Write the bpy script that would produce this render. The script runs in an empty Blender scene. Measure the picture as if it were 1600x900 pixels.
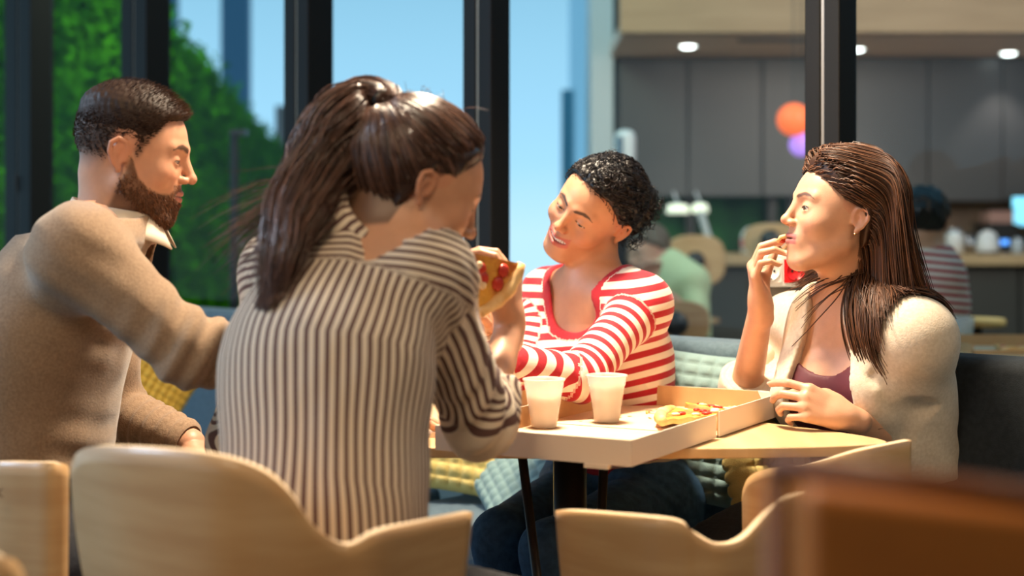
import bpy, bmesh, math, random
import numpy as np
from mathutils import Vector, Matrix
random.seed(7); rng = np.random.default_rng(7)
S = bpy.context.scene; C = S.collection
# ------------------------------------------------------------------ camera, world, lights, exposure
FPX, HOR, CAMZ = 2222.0, 367.0, 1.09
cam = bpy.data.cameras.new('camera'); co = bpy.data.objects.new('camera', cam); C.objects.link(co)
co.location = (0, 0, CAMZ); co.rotation_euler = (math.pi/2, 0, 0)
cam.sensor_width = 36; cam.lens = 36*FPX/1600; cam.shift_y = -(450-HOR)/1600
cam.dof.use_dof = True; cam.dof.focus_distance = 2.62; cam.dof.aperture_fstop = 2.1
cam.clip_end = 200
S.camera = co
S.view_settings.view_transform = 'Standard'; S.view_settings.look = 'None'
S.view_settings.gamma = 1; S.view_settings.exposure = 0.0; S.view_settings.use_curve_mapping = False

w = bpy.data.worlds.new('sky'); S.world = w; w.use_nodes = True
nt = w.node_tree; bg = nt.nodes['Background']
tc = nt.nodes.new('ShaderNodeTexCoord'); sp = nt.nodes.new('ShaderNodeSeparateXYZ'); cr = nt.nodes.new('ShaderNodeValToRGB')
nt.links.new(tc.outputs['Generated'], sp.inputs[0]); nt.links.new(sp.outputs['Z'], cr.inputs[0]); nt.links.new(cr.outputs[0], bg.inputs[0])
e = cr.color_ramp.elements
e[0].position = 0.0; e[0].color = (.50, .78, .96, 1)
e[1].position = 0.3; e[1].color = (.13, .33, .47, 1)
n = e.new(0.05); n.color = (.36, .68, .92, 1)
n = e.new(0.13); n.color = (.29, .58, .79, 1)
bg.inputs[1].default_value = 1.22

def area(name, loc, target, size, power, col, spread=math.pi):
    l = bpy.data.lights.new(name, 'AREA'); l.shape = 'DISK'; l.size = size; l.energy = power; l.color = col; l.spread = spread
    o = bpy.data.objects.new(name, l); C.objects.link(o); o.location = loc
    o.rotation_euler = (Vector(target)-Vector(loc)).to_track_quat('-Z', 'Y').to_euler(); return o
area('ceiling_light_over_table', (.05, 2.62, 2.45), (.1, 2.5, .7), .30, 45, (1, .82, .60), math.radians(110))
area('ceiling_light_front', (-.7, .3, 2.5), (0, 2.5, .8), .9, 23, (1, .76, .50))
area('ceiling_light_side', (1.6, 1.0, 2.3), (-.2, 2.5, .9), .7, 12, (1, .70, .42))
area('daylight_left', (-3.0, 2.4, 2.75), (-.5, 2.3, .9), 1.0, 80, (.62, .78, 1))
area('kitchen_light', (2.5, 5.2, 2.15), (2.6, 8.8, 1.1), 1.2, 42, (1, .87, .74))
area('courtyard_light', (-1.2, 5.2, 3.6), (-2.6, 8.5, 1.2), 1.5, 110, (.8, 1, .75))

# ------------------------------------------------------------------ helpers
def P(x, y, d): return np.array([(x-800)*d/FPX, d, CAMZ+(HOR-y)*d/FPX])
def nrm(v):
    v = np.asarray(v, float); return v/np.linalg.norm(v)
def new_mesh(name, V, F, mat=None, smooth=True, parent=None, mats=None, mi=None):
    me = bpy.data.meshes.new(name)
    V = np.asarray(V, float)
    if isinstance(F, np.ndarray):
        k = F.shape[1]; me.vertices.add(len(V)); me.vertices.foreach_set('co', V.ravel())
        me.loops.add(F.size); me.loops.foreach_set('vertex_index', F.ravel().astype(np.int32))
        me.polygons.add(len(F)); me.polygons.foreach_set('loop_start', np.arange(0, F.size, k, dtype=np.int32))
        me.update(calc_edges=True); me.validate()
    else:
        me.from_pydata([tuple(v) for v in V], [], F)
    if smooth: me.polygons.foreach_set('use_smooth', [True]*len(me.polygons))
    if mats:
        for m in mats: me.materials.append(m)
        if mi is not None: me.polygons.foreach_set('material_index', mi)
    elif mat: me.materials.append(mat)
    o = bpy.data.objects.new(name, me); C.objects.link(o)
    if parent: o.parent = parent
    return o
def empty(name, loc=(0,0,0)):
    o = bpy.data.objects.new(name, None); C.objects.link(o); o.location = loc; return o
def tag(o, label=None, cat=None, group=None, kind=None):
    if label: o['label'] = label
    if cat: o['category'] = cat
    if group: o['group'] = group
    if kind: o['kind'] = kind
    return o
def adopt(o, root):            # parent keeping world place
    o.parent = root; o.matrix_parent_inverse = Matrix.Translation(root.location).inverted(); return o
class MB:
    def __init__(s): s.V = []; s.F = []
    def add(s, V, F):
        n = len(s.V); s.V += [tuple(v) for v in V]; s.F += [tuple(i+n for i in f) for f in F]; return s
    def box(s, c, h, R=None):
        V = [(sx*h[0], sy*h[1], sz*h[2]) for sx in (-1,1) for sy in (-1,1) for sz in (-1,1)]
        V = np.array(V)
        if R is not None: V = V @ np.asarray(R).T
        return s.add(V+np.asarray(c), [(0,1,3,2),(4,6,7,5),(0,4,5,1),(2,3,7,6),(0,2,6,4),(1,5,7,3)])
    def tube(s, pts, r, n=10, cap=True):
        pts = [np.asarray(p, float) for p in pts]; m = len(pts)
        rs = r if isinstance(r, (list, tuple)) else [r]*m
        V = []; ref = None
        for i, p in enumerate(pts):
            t = nrm(pts[min(i+1, m-1)]-pts[max(i-1, 0)])
            if ref is None: ref = np.array([0,0,1.]) if abs(t[2]) < .9 else np.array([1.,0,0])
            u = nrm(np.cross(t, ref)); v = np.cross(t, u); ref = nrm(np.cross(u, t)) if True else ref
            for k in range(n):
                a = 2*math.pi*k/n; V.append(p+rs[i]*(math.cos(a)*u+math.sin(a)*v))
        F = [(i*n+k, i*n+(k+1)%n, (i+1)*n+(k+1)%n, (i+1)*n+k) for i in range(m-1) for k in range(n)]
        if cap: F += [tuple(range(n))[::-1], tuple((m-1)*n+k for k in range(n))]
        return s.add(V, F)
    def lathe(s, prof, c, n=24, up=None):
        V = []; c = np.asarray(c, float)
        R = np.eye(3)
        if up is not None:
            z = nrm(up); x = nrm(np.cross([0,1,0.1], z)); R = np.stack([x, np.cross(z, x), z], 1)
        for r, z in prof:
            for k in range(n):
                a = 2*math.pi*k/n; V.append(c+R@np.array([r*math.cos(a), r*math.sin(a), z]))
        m = len(prof)
        F = [(i*n+k, i*n+(k+1)%n, (i+1)*n+(k+1)%n, (i+1)*n+k) for i in range(m-1) for k in range(n)]
        return s.add(V, F)
    def prism(s, poly, z0, z1):
        n = len(poly); V = [(x, y, z0) for x, y in poly]+[(x, y, z1) for x, y in poly]
        F = [tuple(range(n))[::-1], tuple(range(n, 2*n))]+[(i, (i+1)%n, n+(i+1)%n, n+i) for i in range(n)]
        return s.add(V, F)
    def build(s, name, mat, parent=None, smooth=False, bevel=0, seg=2):
        o = new_mesh(name, s.V, s.F, mat, smooth, None)
        bm = bmesh.new(); bm.from_mesh(o.data); bmesh.ops.recalc_face_normals(bm, faces=bm.faces); bm.to_mesh(o.data); bm.free()
        if bevel:
            m = o.modifiers.new('b', 'BEVEL'); m.width = bevel; m.segments = seg; m.limit_method = 'ANGLE'
            m = o.modifiers.new('wn', 'WEIGHTED_NORMAL')
            o.data.polygons.foreach_set('use_smooth', [True]*len(o.data.polygons))
        if parent: adopt(o, parent)
        return o

# ------------------------------------------------------------------ materials
def mat(name, col, rough=.6, metal=0, spec=.5, sss=0, sheen=0, emit=None, es=0, col2=None, nscale=8, nstretch=(1,1,1), bump=0, bscale=60, vcol=None, trans=0, coat=0, ndet=4, contrast=(.35,.65)):
    m = bpy.data.materials.new(name); m.use_nodes = True; t = m.node_tree; b = t.nodes['Principled BSDF']
    b.inputs['Base Color'].default_value = (*col, 1); b.inputs['Roughness'].default_value = rough; b.inputs['Metallic'].default_value = metal
    b.inputs['Specular IOR Level'].default_value = spec
    if sss:
        b.inputs['Subsurface Weight'].default_value = sss; b.inputs['Subsurface Radius'].default_value = (1, .35, .2); b.inputs['Subsurface Scale'].default_value = .006
    if sheen: b.inputs['Sheen Weight'].default_value = sheen; b.inputs['Sheen Roughness'].default_value = .4
    if coat: b.inputs['Coat Weight'].default_value = coat
    if trans: b.inputs['Transmission Weight'].default_value = trans
    if emit: b.inputs['Emission Color'].default_value = (*emit, 1); b.inputs['Emission Strength'].default_value = es
    N = t.nodes.new; L = t.links.new
    tc = N('ShaderNodeTexCoord'); mp = N('ShaderNodeMapping'); L(tc.outputs['Object'], mp.inputs[0]); mp.inputs['Scale'].default_value = nstretch
    if col2:
        nz = N('ShaderNodeTexNoise'); nz.inputs['Scale'].default_value = nscale; nz.inputs['Detail'].default_value = ndet; L(mp.outputs[0], nz.inputs[0])
        r = N('ShaderNodeValToRGB'); L(nz.outputs[0], r.inputs[0]); r.color_ramp.elements[0].position, r.color_ramp.elements[1].position = contrast
        r.color_ramp.elements[0].color = (*col, 1); r.color_ramp.elements[1].color = (*col2, 1); L(r.outputs[0], b.inputs['Base Color'])
    if vcol:
        a = N('ShaderNodeAttribute'); a.attribute_name = vcol
        nz = N('ShaderNodeTexNoise'); nz.inputs['Scale'].default_value = 60; nz.inputs['Detail'].default_value = 3; L(mp.outputs[0], nz.inputs[0])
        mx = N('ShaderNodeMix'); mx.data_type = 'RGBA'; mx.blend_type = 'MULTIPLY'; mx.inputs[0].default_value = .16
        L(a.outputs['Color'], mx.inputs[6]); L(nz.outputs[0], mx.inputs[7]); L(mx.outputs[2], b.inputs['Base Color'])
    if bump:
        nb = N('ShaderNodeTexNoise'); nb.inputs['Scale'].default_value = bscale; nb.inputs['Detail'].default_value = 3; L(mp.outputs[0], nb.inputs[0])
        bp = N('ShaderNodeBump'); bp.inputs['Strength'].default_value = bump; bp.inputs['Distance'].default_value = .002; L(nb.outputs[0], bp.inputs['Height']); L(bp.outputs[0], b.inputs['Normal'])
    return m
def stripe_mat(name, c1, c2, period, duty, rough=.8, bump=.3):
    m = mat(name, c1, rough, bump=bump, bscale=250, sheen=.2); t = m.node_tree; N = t.nodes.new; L = t.links.new; b = t.nodes['Principled BSDF']
    a = N('ShaderNodeAttribute'); a.attribute_name = 'su'
    d = N('ShaderNodeMath'); d.operation = 'DIVIDE'; d.inputs[1].default_value = period; L(a.outputs['Fac'], d.inputs[0])
    f = N('ShaderNodeMath'); f.operation = 'FRACT'; L(d.outputs[0], f.inputs[0])
    r = N('ShaderNodeValToRGB'); L(f.outputs[0], r.inputs[0]); e = r.color_ramp.elements
    e[0].position = 0; e[0].color = (*c1, 1); e[1].position = duty; e[1].color = (*c2, 1)
    x = e.new(duty-.05); x.color = (*c1, 1); x = e.new(.96); x.color = (*c2, 1); x = e.new(1.0); x.color = (*c1, 1)
    L(r.outputs[0], b.inputs['Base Color']); return m
WOOD = mat('birch_plywood', (.60, .375, .18), .42, col2=(.51, .295, .13), nscale=3, nstretch=(1.5, 1.5, 14), coat=.15)
WOODEDGE = mat('plywood_edge', (.80, .60, .38), .5)
BLACKM = mat('black_metal', (.012, .011, .011), .4)
FRAME = mat('black_window_frame', (.008, .007, .0065), .6, spec=.25)
SKIN = mat('skin', (.7, .42, .3), .45, sss=.12, vcol='Col', bump=.12, bscale=500)
SOFA = mat('slate_blue_fabric', (.085, .135, .17), .9, col2=(.12, .18, .22), nscale=90, bump=.5, bscale=400, sheen=.25)
CARD = mat('brown_cardboard', (.60, .36, .17), .8, col2=(.54, .31, .14), nscale=12, bump=.1)
CARDW = mat('white_cardboard', (.80, .68, .56), .7)
EYEW = mat('eye', (.8, .76, .7), .15, vcol='Col')
TEETH = mat('teeth', (.85, .8, .7), .25)

# ------------------------------------------------------------------ distance fields
class Nd: pass
class Pr(Nd):
    def __init__(s, f, c, r): s.f = f; s.c = np.asarray(c, float); s.r = r
    def ev(s, X, c=None, r=0):
        if c is not None and np.linalg.norm(s.c-c)-s.r-r > .05: return None
        return s.f(X)
def RC(a, b, ra, rb):
    a = np.asarray(a, float); b = np.asarray(b, float); ba = b-a; q = max(ba@ba, 1e-12)
    def f(X):
        d = X-a; t = np.clip(d@ba/q, 0, 1); e = d-t[:, None]*ba
        return np.sqrt((e*e).sum(1))-(ra+(rb-ra)*t)
    return Pr(f, (a+b)/2, math.sqrt(q)/2+max(ra, rb))
def ERC(a, b, ra, rb, fv, s):     # tapered capsule squashed along fv
    a = np.asarray(a, float); b = np.asarray(b, float); ba = b-a; q = ba@ba; fv = nrm(fv)
    def f(X):
        d = X-a; t = np.clip(d@ba/q, 0, 1); e = d-t[:, None]*ba; e = e+(e@fv)[:, None]*fv*(1/s-1)
        return (np.sqrt((e*e).sum(1))-(ra+(rb-ra)*t))*(s+1)/2
    return Pr(f, (a+b)/2, math.sqrt(q)/2+max(ra, rb))
def EL(c, r, R=None):
    c = np.asarray(c, float); r = np.asarray(r, float)
    def f(X):
        p = X-c
        if R is not None: p = p@R
        a = p/r; k0 = np.sqrt((a*a).sum(1)); a = a/r; k1 = np.sqrt((a*a).sum(1))
        return k0*(k0-1)/np.maximum(k1, 1e-9)
    return Pr(f, c, max(r))
def smin(a, b, k):
    if k <= 0: return np.minimum(a, b)
    h = np.maximum(k-np.abs(a-b), 0)/k; return np.minimum(a, b)-h*h*k*.25
class U(Nd):
    def __init__(s, items, k=0): s.i = items; s.k = k
    def ev(s, X, c=None, r=0):
        o = None
        for n in s.i:
            kk = s.k
            if isinstance(n, tuple): n, kk = n
            d = n.ev(X, c, r)
            if d is None: continue
            o = d if o is None else smin(o, d, kk)
        return o
class Sub(Nd):
    def __init__(s, base, cuts, k=0): s.b = base; s.cu = cuts; s.k = k
    def ev(s, X, c=None, r=0):
        o = s.b.ev(X, c, r)
        if o is None: return None
        for n in s.cu:
            kk = s.k
            if isinstance(n, tuple): n, kk = n
            d = n.ev(X, c, r)
            if d is not None: o = -smin(-o, d, kk)
        return o
class Fn(Nd):                     # d -> g(d, X)
    def __init__(s, b, g): s.b = b; s.g = g
    def ev(s, X, c=None, r=0):
        o = s.b.ev(X, c, r)
        return None if o is None else s.g(o, X)
class Xf(Nd):
    def __init__(s, b, R, o, sc): s.b = b; s.R = R; s.o = np.asarray(o, float); s.s = sc
    def loc(s, X): return (X-s.o)@s.R/s.s
    def ev(s, X, c=None, r=0):
        d = s.b.ev(s.loc(X), None if c is None else s.loc(c[None])[0], r/s.s)
        return None if d is None else d*s.s
def grad(f, X, h=.0015):
    g = np.stack([f(X+np.eye(3)[i]*h)-f(X-np.eye(3)[i]*h) for i in range(3)], 1)
    return g/np.maximum(np.linalg.norm(g, axis=1), 1e-9)[:, None]
def poly(node, lo, hi, h, keep=None, B=12):
    lo = np.asarray(lo, float); hi = np.asarray(hi, float); nb = np.ceil((hi-lo)/(h*B)).astype(int)
    I = np.stack(np.meshgrid(*[np.arange(n) for n in nb], indexing='ij'), -1).reshape(-1, 3)
    cen = lo+(I+.5)*B*h; dc = node.ev(cen); act = I[np.abs(dc) < h*B*.87*1.5+.01]
    g = np.arange(B+1); G = np.stack(np.meshgrid(g, g, g, indexing='ij'), -1).reshape(-1, 3)
    off = np.array([[i, j, k] for i in (0, 1) for j in (0, 1) for k in (0, 1)])
    CI = []; CV = []
    for b in act:
        base = b*B; X = lo+(base+G)*h; c = lo+(base+B/2)*h
        d = node.ev(X, c, h*B*.87)
        if d is None or d.min() > 0 or d.max() < 0: continue
        D = d.reshape(B+1, B+1, B+1)
        v = np.stack([D[i:B+i, j:B+j, k:B+k] for i, j, k in off], -1)
        s = v < 0; m = s.any(-1) & ~s.all(-1); idx = np.argwhere(m)
        if len(idx): CI.append(idx+base); CV.append(v[m])
    if not CI: return np.zeros((0, 3)), np.zeros((0, 4), int)
    CI = np.concatenate(CI); CV = np.concatenate(CV)
    E = [(a, b) for a in range(8) for b in range(a+1, 8) if np.abs(off[a]-off[b]).sum() == 1]
    acc = np.zeros((len(CI), 3)); cnt = np.zeros(len(CI))
    for a, b in E:
        va, vb = CV[:, a], CV[:, b]; m = (va < 0) != (vb < 0); t = np.where(m, va/np.where(m, va-vb, 1), 0)
        acc += np.where(m[:, None], off[a]+t[:, None]*(off[b]-off[a]), 0); cnt += m
    V = lo+(CI+acc/cnt[:, None])*h
    M = np.array([1, 4096, 4096*4096], dtype=np.int64); key = (CI+2)@M; order = np.argsort(key); sk = key[order]
    F = []
    for ax, (p, q) in enumerate(((1, 2), (2, 0), (0, 1))):
        s0 = CV[:, 0] < 0; s1 = CV[:, [4, 2, 1][ax]] < 0; m = s0 != s1; kk = key[m]; sg = s0[m]
        ep = M[p]; eq = M[q]; q4 = np.stack([kk-ep-eq, kk-eq, kk, kk-ep], 1)
        pos = np.searchsorted(sk, q4); pos = np.minimum(pos, len(sk)-1); ok = (sk[pos] == q4).all(1)
        f = order[pos[ok]]; f = np.where(sg[ok][:, None], f, f[:, ::-1]); F.append(f)
    F = np.concatenate(F)
    if keep is not None:
        kv = keep(V); F = F[kv[F].all(1)]; u = np.unique(F); mp = -np.ones(len(V), int); mp[u] = np.arange(len(u)); V = V[u]; F = mp[F]
    return V, F
def nz(X, sc, seed=0, n=6):
    r = np.random.default_rng(seed); k = r.normal(size=(n, 3)); k /= np.linalg.norm(k, axis=1)[:, None]
    return np.sin(X@(k*sc).T*(1+.3*r.random(n))+r.random(n)*6.3).sum(1)/n
def attr(o, name, val, typ='FLOAT_COLOR'):
    a = o.data.attributes.new(name, typ, 'POINT')
    if typ == 'FLOAT_COLOR': a.data.foreach_set('color', np.concatenate([val, np.ones((len(val), 1))], 1).ravel())
    else: a.data.foreach_set('value', val)
def ss(a, b, x): t = np.clip((x-a)/(b-a), 0, 1); return t*t*(3-2*t)
def strands(paths, r0, taper=.25, n=3):
    """(N,M,3) paths -> vertices, quads of thin tubes"""
    N, M, _ = paths.shape
    t = np.zeros_like(paths); t[:, 1:-1] = paths[:, 2:]-paths[:, :-2]; t[:, 0] = paths[:, 1]-paths[:, 0]; t[:, -1] = paths[:, -1]-paths[:, -2]
    t /= np.maximum(np.linalg.norm(t, axis=2, keepdims=True), 1e-9)
    ref = rng.normal(size=(N, 1, 3)); u = np.cross(t, ref+0*t); u /= np.maximum(np.linalg.norm(u, axis=2, keepdims=True), 1e-9); v = np.cross(t, u)
    s = np.linspace(0, 1, M); rad = np.asarray(r0)*(1-(1-taper)*s**3)
    rad = np.broadcast_to(rad, (N, M)) if np.ndim(r0) == 0 else rad
    V = np.stack([paths+rad[..., None]*(math.cos(2*math.pi*k/n)*u+math.sin(2*math.pi*k/n)*v) for k in range(n)], 2).reshape(-1, 3)
    base = (np.arange(N)*M)[:, None]+np.arange(M-1)[None]; base = base.ravel()*n
    F = np.concatenate([np.stack([base+k, base+(k+1)%n, base+n+(k+1)%n, base+n+k], 1) for k in range(n)])
    return V, F
def joinVF(*vf):
    V = []; F = []; n = 0
    for v, f in vf: V.append(v); F.append(f+n); n += len(v)
    return np.concatenate(V), np.concatenate(F)
# ------------------------------------------------------------------ people
class Head:
    def __init__(s, o, f, up, sc, jaw=1.0, nose=1.0, male=False, smile=0, eye=.5, gaze=(0, 0), brow=(.05, .02, .01), lip=(.42, .14, .11), skin=(.6, .35, .22), brow_w=.0035, ear=1.0):
        f = nrm(f); up = nrm(np.asarray(up, float)-np.dot(up, f)*f); s.R = np.stack([np.cross(f, up), f, up], 1); s.o = np.asarray(o, float); s.sc = sc
        s.f = f; s.up = up; s.side = s.R[:, 0]; s.eye = eye; s.smile = smile; s.skin = np.array(skin); s.browc = np.array(brow); s.lipc = np.array(lip); s.male = male; s.brow_w = brow_w; s.gaze = gaze
        I = []
        I.append(EL((0, -.014, .034), (.075, .096, .084)))
        I.append((EL((0, .012, .018), (.071, .080, .078)), .03))
        I.append((EL((0, .036, -.03), (.058, .054, .075)), .03))
        I.append((EL((0, .030, -.072), (.047*jaw, .046, .036)), .025))
        I.append((EL((0, .074, -.099), (.021*jaw, .017, .018)), .026))
        for x in (-1, 1):
            I.append((RC((x*.056*jaw, .004, -.055), (x*.022*jaw, .070, -.101), .015, .012), .03))
            I.append((EL((x*.040, .060, -.026), (.022, .024, .022)), .022))
            I.append((RC((x*.012, .0895, .0265), (x*.044, .073, .026), .007 if male else .0045, .006), .014))
        # muzzle
        I.append((EL((0, .078, -.060), (.030, .023, .026)), .02))
        base = U(I)
        cuts = [(EL((x*.031, .100, .004), (.0165, .0145, .0125)), .018) for x in (-1, 1)]
        base = Sub(base, cuts)
        lid = [EL((x*.031, .0765, .003), (.0150, .0140, .0135)) for x in (-1, 1)]
        n = nose
        J = [base]+[(l, .006) for l in lid]
        J += [(RC((0, .089, .020), (0, .110*n**.3, -.020), .0065, .0085*n), .010), (EL((0, .1135*n**.25, -.0245), (.0088*n, .0085, .0085)), .007)]
        for x in (-1, 1): J.append((EL((x*.0115*n, .101, -.0285), (.0068, .0095, .0068)), .006))
        sm = smile
        up_l = -.0540+.001*sm; lo_l = -.0650-.0045*sm
        for x in (-1, 1):
            J.append((RC((x*.003, .1005, up_l), (x*(.0215+.006*sm), .0865-.003*sm, up_l-.0045+.010*sm), .0050, .0026), .004))
            J.append((RC((0, .0985-.001*sm, lo_l), (x*(.018+.007*sm), .0865-.003*sm, lo_l+.004+.010*sm), .0062, .003), .004))
            if sm: J.append((EL((x*.043, .064, -.027), (.019, .02, .018)), .012))
        k = U(J)
        cu = []
        if sm: 
            cu += [(EL((0, .095, (up_l+lo_l)/2+.0015), (.020, .020, .0052)), .002), (EL((.014, .09, (up_l+lo_l)/2+.004), (.011, .02, .0036)), .002), (EL((-.014, .09, (up_l+lo_l)/2+.004), (.011, .02, .0036)), .002)]
        else: cu += [(EL((0, .1045, (up_l+lo_l)/2), (.024, .010, .0009)), .003)]
        for x in (-1, 1):
            cu.append((EL((x*.0065*n, .1045, -.0345), (.0034, .006, .004)), .003))
            if eye > 0: cu.append((EL((x*.031, .0905, .0025-.0015*(1-eye)), (.0122, .016, .0058*eye)), .001))
        face = Sub(k, cu)
        ears = []
        for x in (-1, 1):
            cx = x*.0745
            pts = [(cx, .006, -.008), (cx+x*.002, .008, .010), (cx+x*.007, .003, .024), (cx+x*.013, -.010, .028), (cx+x*.017, -.021, .018), (cx+x*.016, -.021, .002), (cx+x*.011, -.013, -.015), (cx+x*.005, -.002, -.026), (cx+x*.001, .004, -.022)]
            pts = [(a, b-.004, c-.006) for a, b, c in pts]
            rim = U([(RC(pts[i], pts[i+1], .0042, .0042), 0) for i in range(7)]+[(EL(pts[7], (.004, .006, .008)), .003)], .003)
            fl = EL((cx+x*.006, -.009, -.004), (.0045, .0135, .024), np.array([[math.cos(.5*x), -math.sin(.5*x), 0], [math.sin(.5*x), math.cos(.5*x), 0], [0, 0, 1]]))
            e = U([rim, (fl, .004), (RC((cx+x*.004, -.018, .008), (cx+x*.005, -.012, -.014), .005, .004), .004)])
            e = Sub(e, [(EL((cx+x*.011, -.004, -.008), (.006, .0065, .011)), .004)])
            if ear != 1: e = Xf(e, np.eye(3), (cx*(1-ear), -.004*(1-ear), -.006*(1-ear)-.002), ear)
            ears.append((e, .005))
        s.base = base
        s.node = Xf(U([face]+ears), s.R, s.o, sc); s.skull = Xf(base, s.R, s.o, sc)
    def loc(s, X): return s.node.loc(X)
    def w(s, p): return s.o+s.R@(np.asarray(p, float)*s.sc)
    def beard(s, L):
        y, z, x = L[:, 1], L[:, 2], np.abs(L[:, 0])
        line = np.interp(y, [-.02, .005, .012, .03, .05, .07, .085, .1, .13], [.0, .0, -.004, -.040, -.056, -.060, -.058, -.0385, -.0385])
        m = ss(.004, -.005, z-line)*ss(-.005, .006, y+.000+ (z+.05)*-.25)
        m = m*ss(-.128, -.112, z+.35*(y-.05)*0)
        mst = (x < .03) & (y > .085) & (z < -.0385) & (z > -.052); m = np.maximum(m, mst*.7)
        lip = (((x)/.024)**2+((z+.0595)/.0105)**2 < 1) & (y > .085)
        return np.where(lip, 0, m)
    def color(s, X):
        L = s.loc(X); n = len(L); x = np.abs(L[:, 0]); y, z = L[:, 1], L[:, 2]
        c = np.tile(s.skin, (n, 1))
        ch = np.exp(-(((x-.042)/.02)**2+((y-.065)/.04)**2+((z+.028)/.02)**2))*.35+np.exp(-((x/.014)**2+((y-.115)/.02)**2+((z+.026)/.012)**2))*.35
        ch += ((x > .076) & (np.abs(y) < .035) & (abs(z) < .04))*.3
        c = c*(1-ch[:, None]*np.array([.0, .35, .35]))
        sm = s.smile; u = -.054+.001*sm; l = -.065-.0045*sm
        curve = z-(x/.026)**2*(.003*sm+.0)*2
        lm = ss(.0275+.006*sm, .022+.006*sm, x)*ss(.083-.006*sm, .088-.006*sm, y)*ss(l-.0068, l-.0045, curve)*ss(u+.0058-.06*np.abs(x-.006)*(x<.03), u+.0035-.06*np.abs(x-.006), curve)
        c = c*(1-lm[:, None])+s.lipc*lm[:, None]
        if not sm:
            ml = ss(.0020, .0004, np.abs(z-(u+l)/2))*(x < .023)*(y > .086); c = c*(1-.75*ml[:, None])
        else:
            ins = ss(.003, .0005, np.abs(curve-(u+l)/2-.001)-.003)*(x < .02)*(y < .094)*(y > .07); c = c*(1-ins[:, None])+np.array([.06, .015, .012])*ins[:, None]
        bz = np.interp(x, [.010, .030, .043, .052], [.0245, .0305, .0285, .022])
        bw = np.interp(x, [.008, .014, .035, .05], [.2, 1, 1, .25])
        bm = ss(s.brow_w*1.5*1.0, s.brow_w*.7, np.abs(z-bz)/np.maximum(bw, .1))*(x > .010)*(x < .052)*(y > .05)
        c = c*(1-.9*bm[:, None])+s.browc*.9*bm[:, None]
        if s.eye > 0: lz = .0025-.0015*(1-s.eye)+.0060*s.eye*np.sqrt(np.clip(1-((x-.031)/.0135)**2, 0, 1))
        else: lz = -.003*np.ones(n)
        em = ss(.0024, .0008, np.abs(z-lz))*(np.abs(x-.031) < .0135)*(y > .072)*(y < .102)
        c = c*(1-.88*em[:, None])+np.array([.012, .008, .006])*.88*em[:, None]
        if s.male:
            b = s.beard(L)[:, None]*.8; c = c*(1-b)+np.array([.10, .042, .02])*b
        return c
    def eyes(s, parent, iris=(.06, .03, .015)):
        if s.eye <= 0: return
        for x in (-1, 1):
            bm = bmesh.new(); bmesh.ops.create_uvsphere(bm, u_segments=24, v_segments=16, radius=1)
            V = np.array([v.co[:] for v in bm.verts]); F = [[v.index for v in f.verts] for f in bm.faces]; bm.free()
            g = nrm((s.gaze[0], 1, s.gaze[1])); dt = V@g
            W = np.array([s.w(np.array([x*.031, .0762, .003])+v*np.array([.0128, .0132, .0125])) for v in V])
            o = new_mesh('eye', W, F, EYEW, True); c = np.tile([.72, .66, .6], (len(V), 1)); c[dt > .84] = iris; c[dt > .965] = (.004, .004, .004)
            attr(o, 'Col', c); adopt(o, parent)

def limb_axes(v, hint):
    y = nrm(v); z = nrm(np.asarray(hint, float)-np.dot(hint, y)*y); return np.stack([np.cross(y, z), y, z], 1)
def hand(wr, fwd, palm_n, curls, spread=(.10, .03, -.04, -.12), thumb=((.6, -.3), .5, .4), sc=1.0, right=True, sp_all=1.0):
    """fwd: wrist to knuckles; palm_n: direction the palm faces; curls: 4 triples of bend angles towards the palm. local x = thumb side"""
    f = nrm(fwd); n = nrm(np.asarray(palm_n, float)-np.dot(palm_n, f)*f)
    side = np.cross(f, n) if right else np.cross(n, f)       # towards thumb
    W = lambda x, y, z: np.asarray(wr)+sc*(x*side+y*f+z*n)
    palm = U([RC(W(.019, .022, 0), W(.027, .083, -.002), .0125, .0105), (RC(W(.006, .018, 0), W(.008, .087, -.003), .0125, .0108), .014), (RC(W(-.008, .018, 0), W(-.011, .083, -.002), .0125, .0102), .014), (RC(W(-.018, .020, 0), W(-.027, .075, 0), .012, .0092), .014),
              (RC(W(0, -.025, 0), W(0, .02, 0), .0215*.95, .019), .02), (RC(W(.016, .018, .006), W(.033, .045, .012), .014, .011), .014)])
    base = [(.027, .085), (.008, .090), (-.011, .086), (-.028, .078)]; ln = [(.040, .025, .021), (.044, .029, .022), (.041, .027, .022), (.032, .020, .019)]; rr = [.0088, .0090, .0085, .0076]
    fs = []; tips = []
    for i in range(4):
        p = W(base[i][0], base[i][1], -.002); a = 0; segs = []
        sp = spread[i]*sp_all; dx = side*math.sin(sp)+f*math.cos(sp); r = rr[i]*sc
        for j in range(3):
            a += curls[i][j]; d = dx*math.cos(a)+n*math.sin(a); q = p+d*ln[i][j]*sc
            segs.append((RC(p, q, r*(1-.09*j), r*(1-.09*(j+1))), .0012)); p = q
        fs.append(U(segs)); tips.append((p, d, -dx*math.sin(a)+n*math.cos(a), r*.75))
    # thumb
    (tx, tz), b1, b2 = thumb
    p = W(.024, .028, .006); d = nrm(side*math.sin(tx)+f*math.cos(tx)+n*tz)
    ax = nrm(np.cross(d, side*-1+n*.6)); segs = []
    for j, (L, r) in enumerate(((.040, .0118), (.032, .0098), (.026, .0088))):
        if j: 
            an = (b1, b2)[j-1]; bd = nrm(-side*.6+n*.5+f*.3); d = nrm(d*math.cos(an)+nrm(bd-np.dot(bd, d)*d)*math.sin(an))
        q = p+d*L*sc; segs.append((RC(p, q, r*sc, r*.9*sc), .002)); p = q
    tips.append((p, d, nrm(n-np.dot(n, d)*d), .008*sc))
    th = U(segs)
    F = U(fs, .0)
    return U([palm, (F, .007), (th, .012)]), tips
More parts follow.
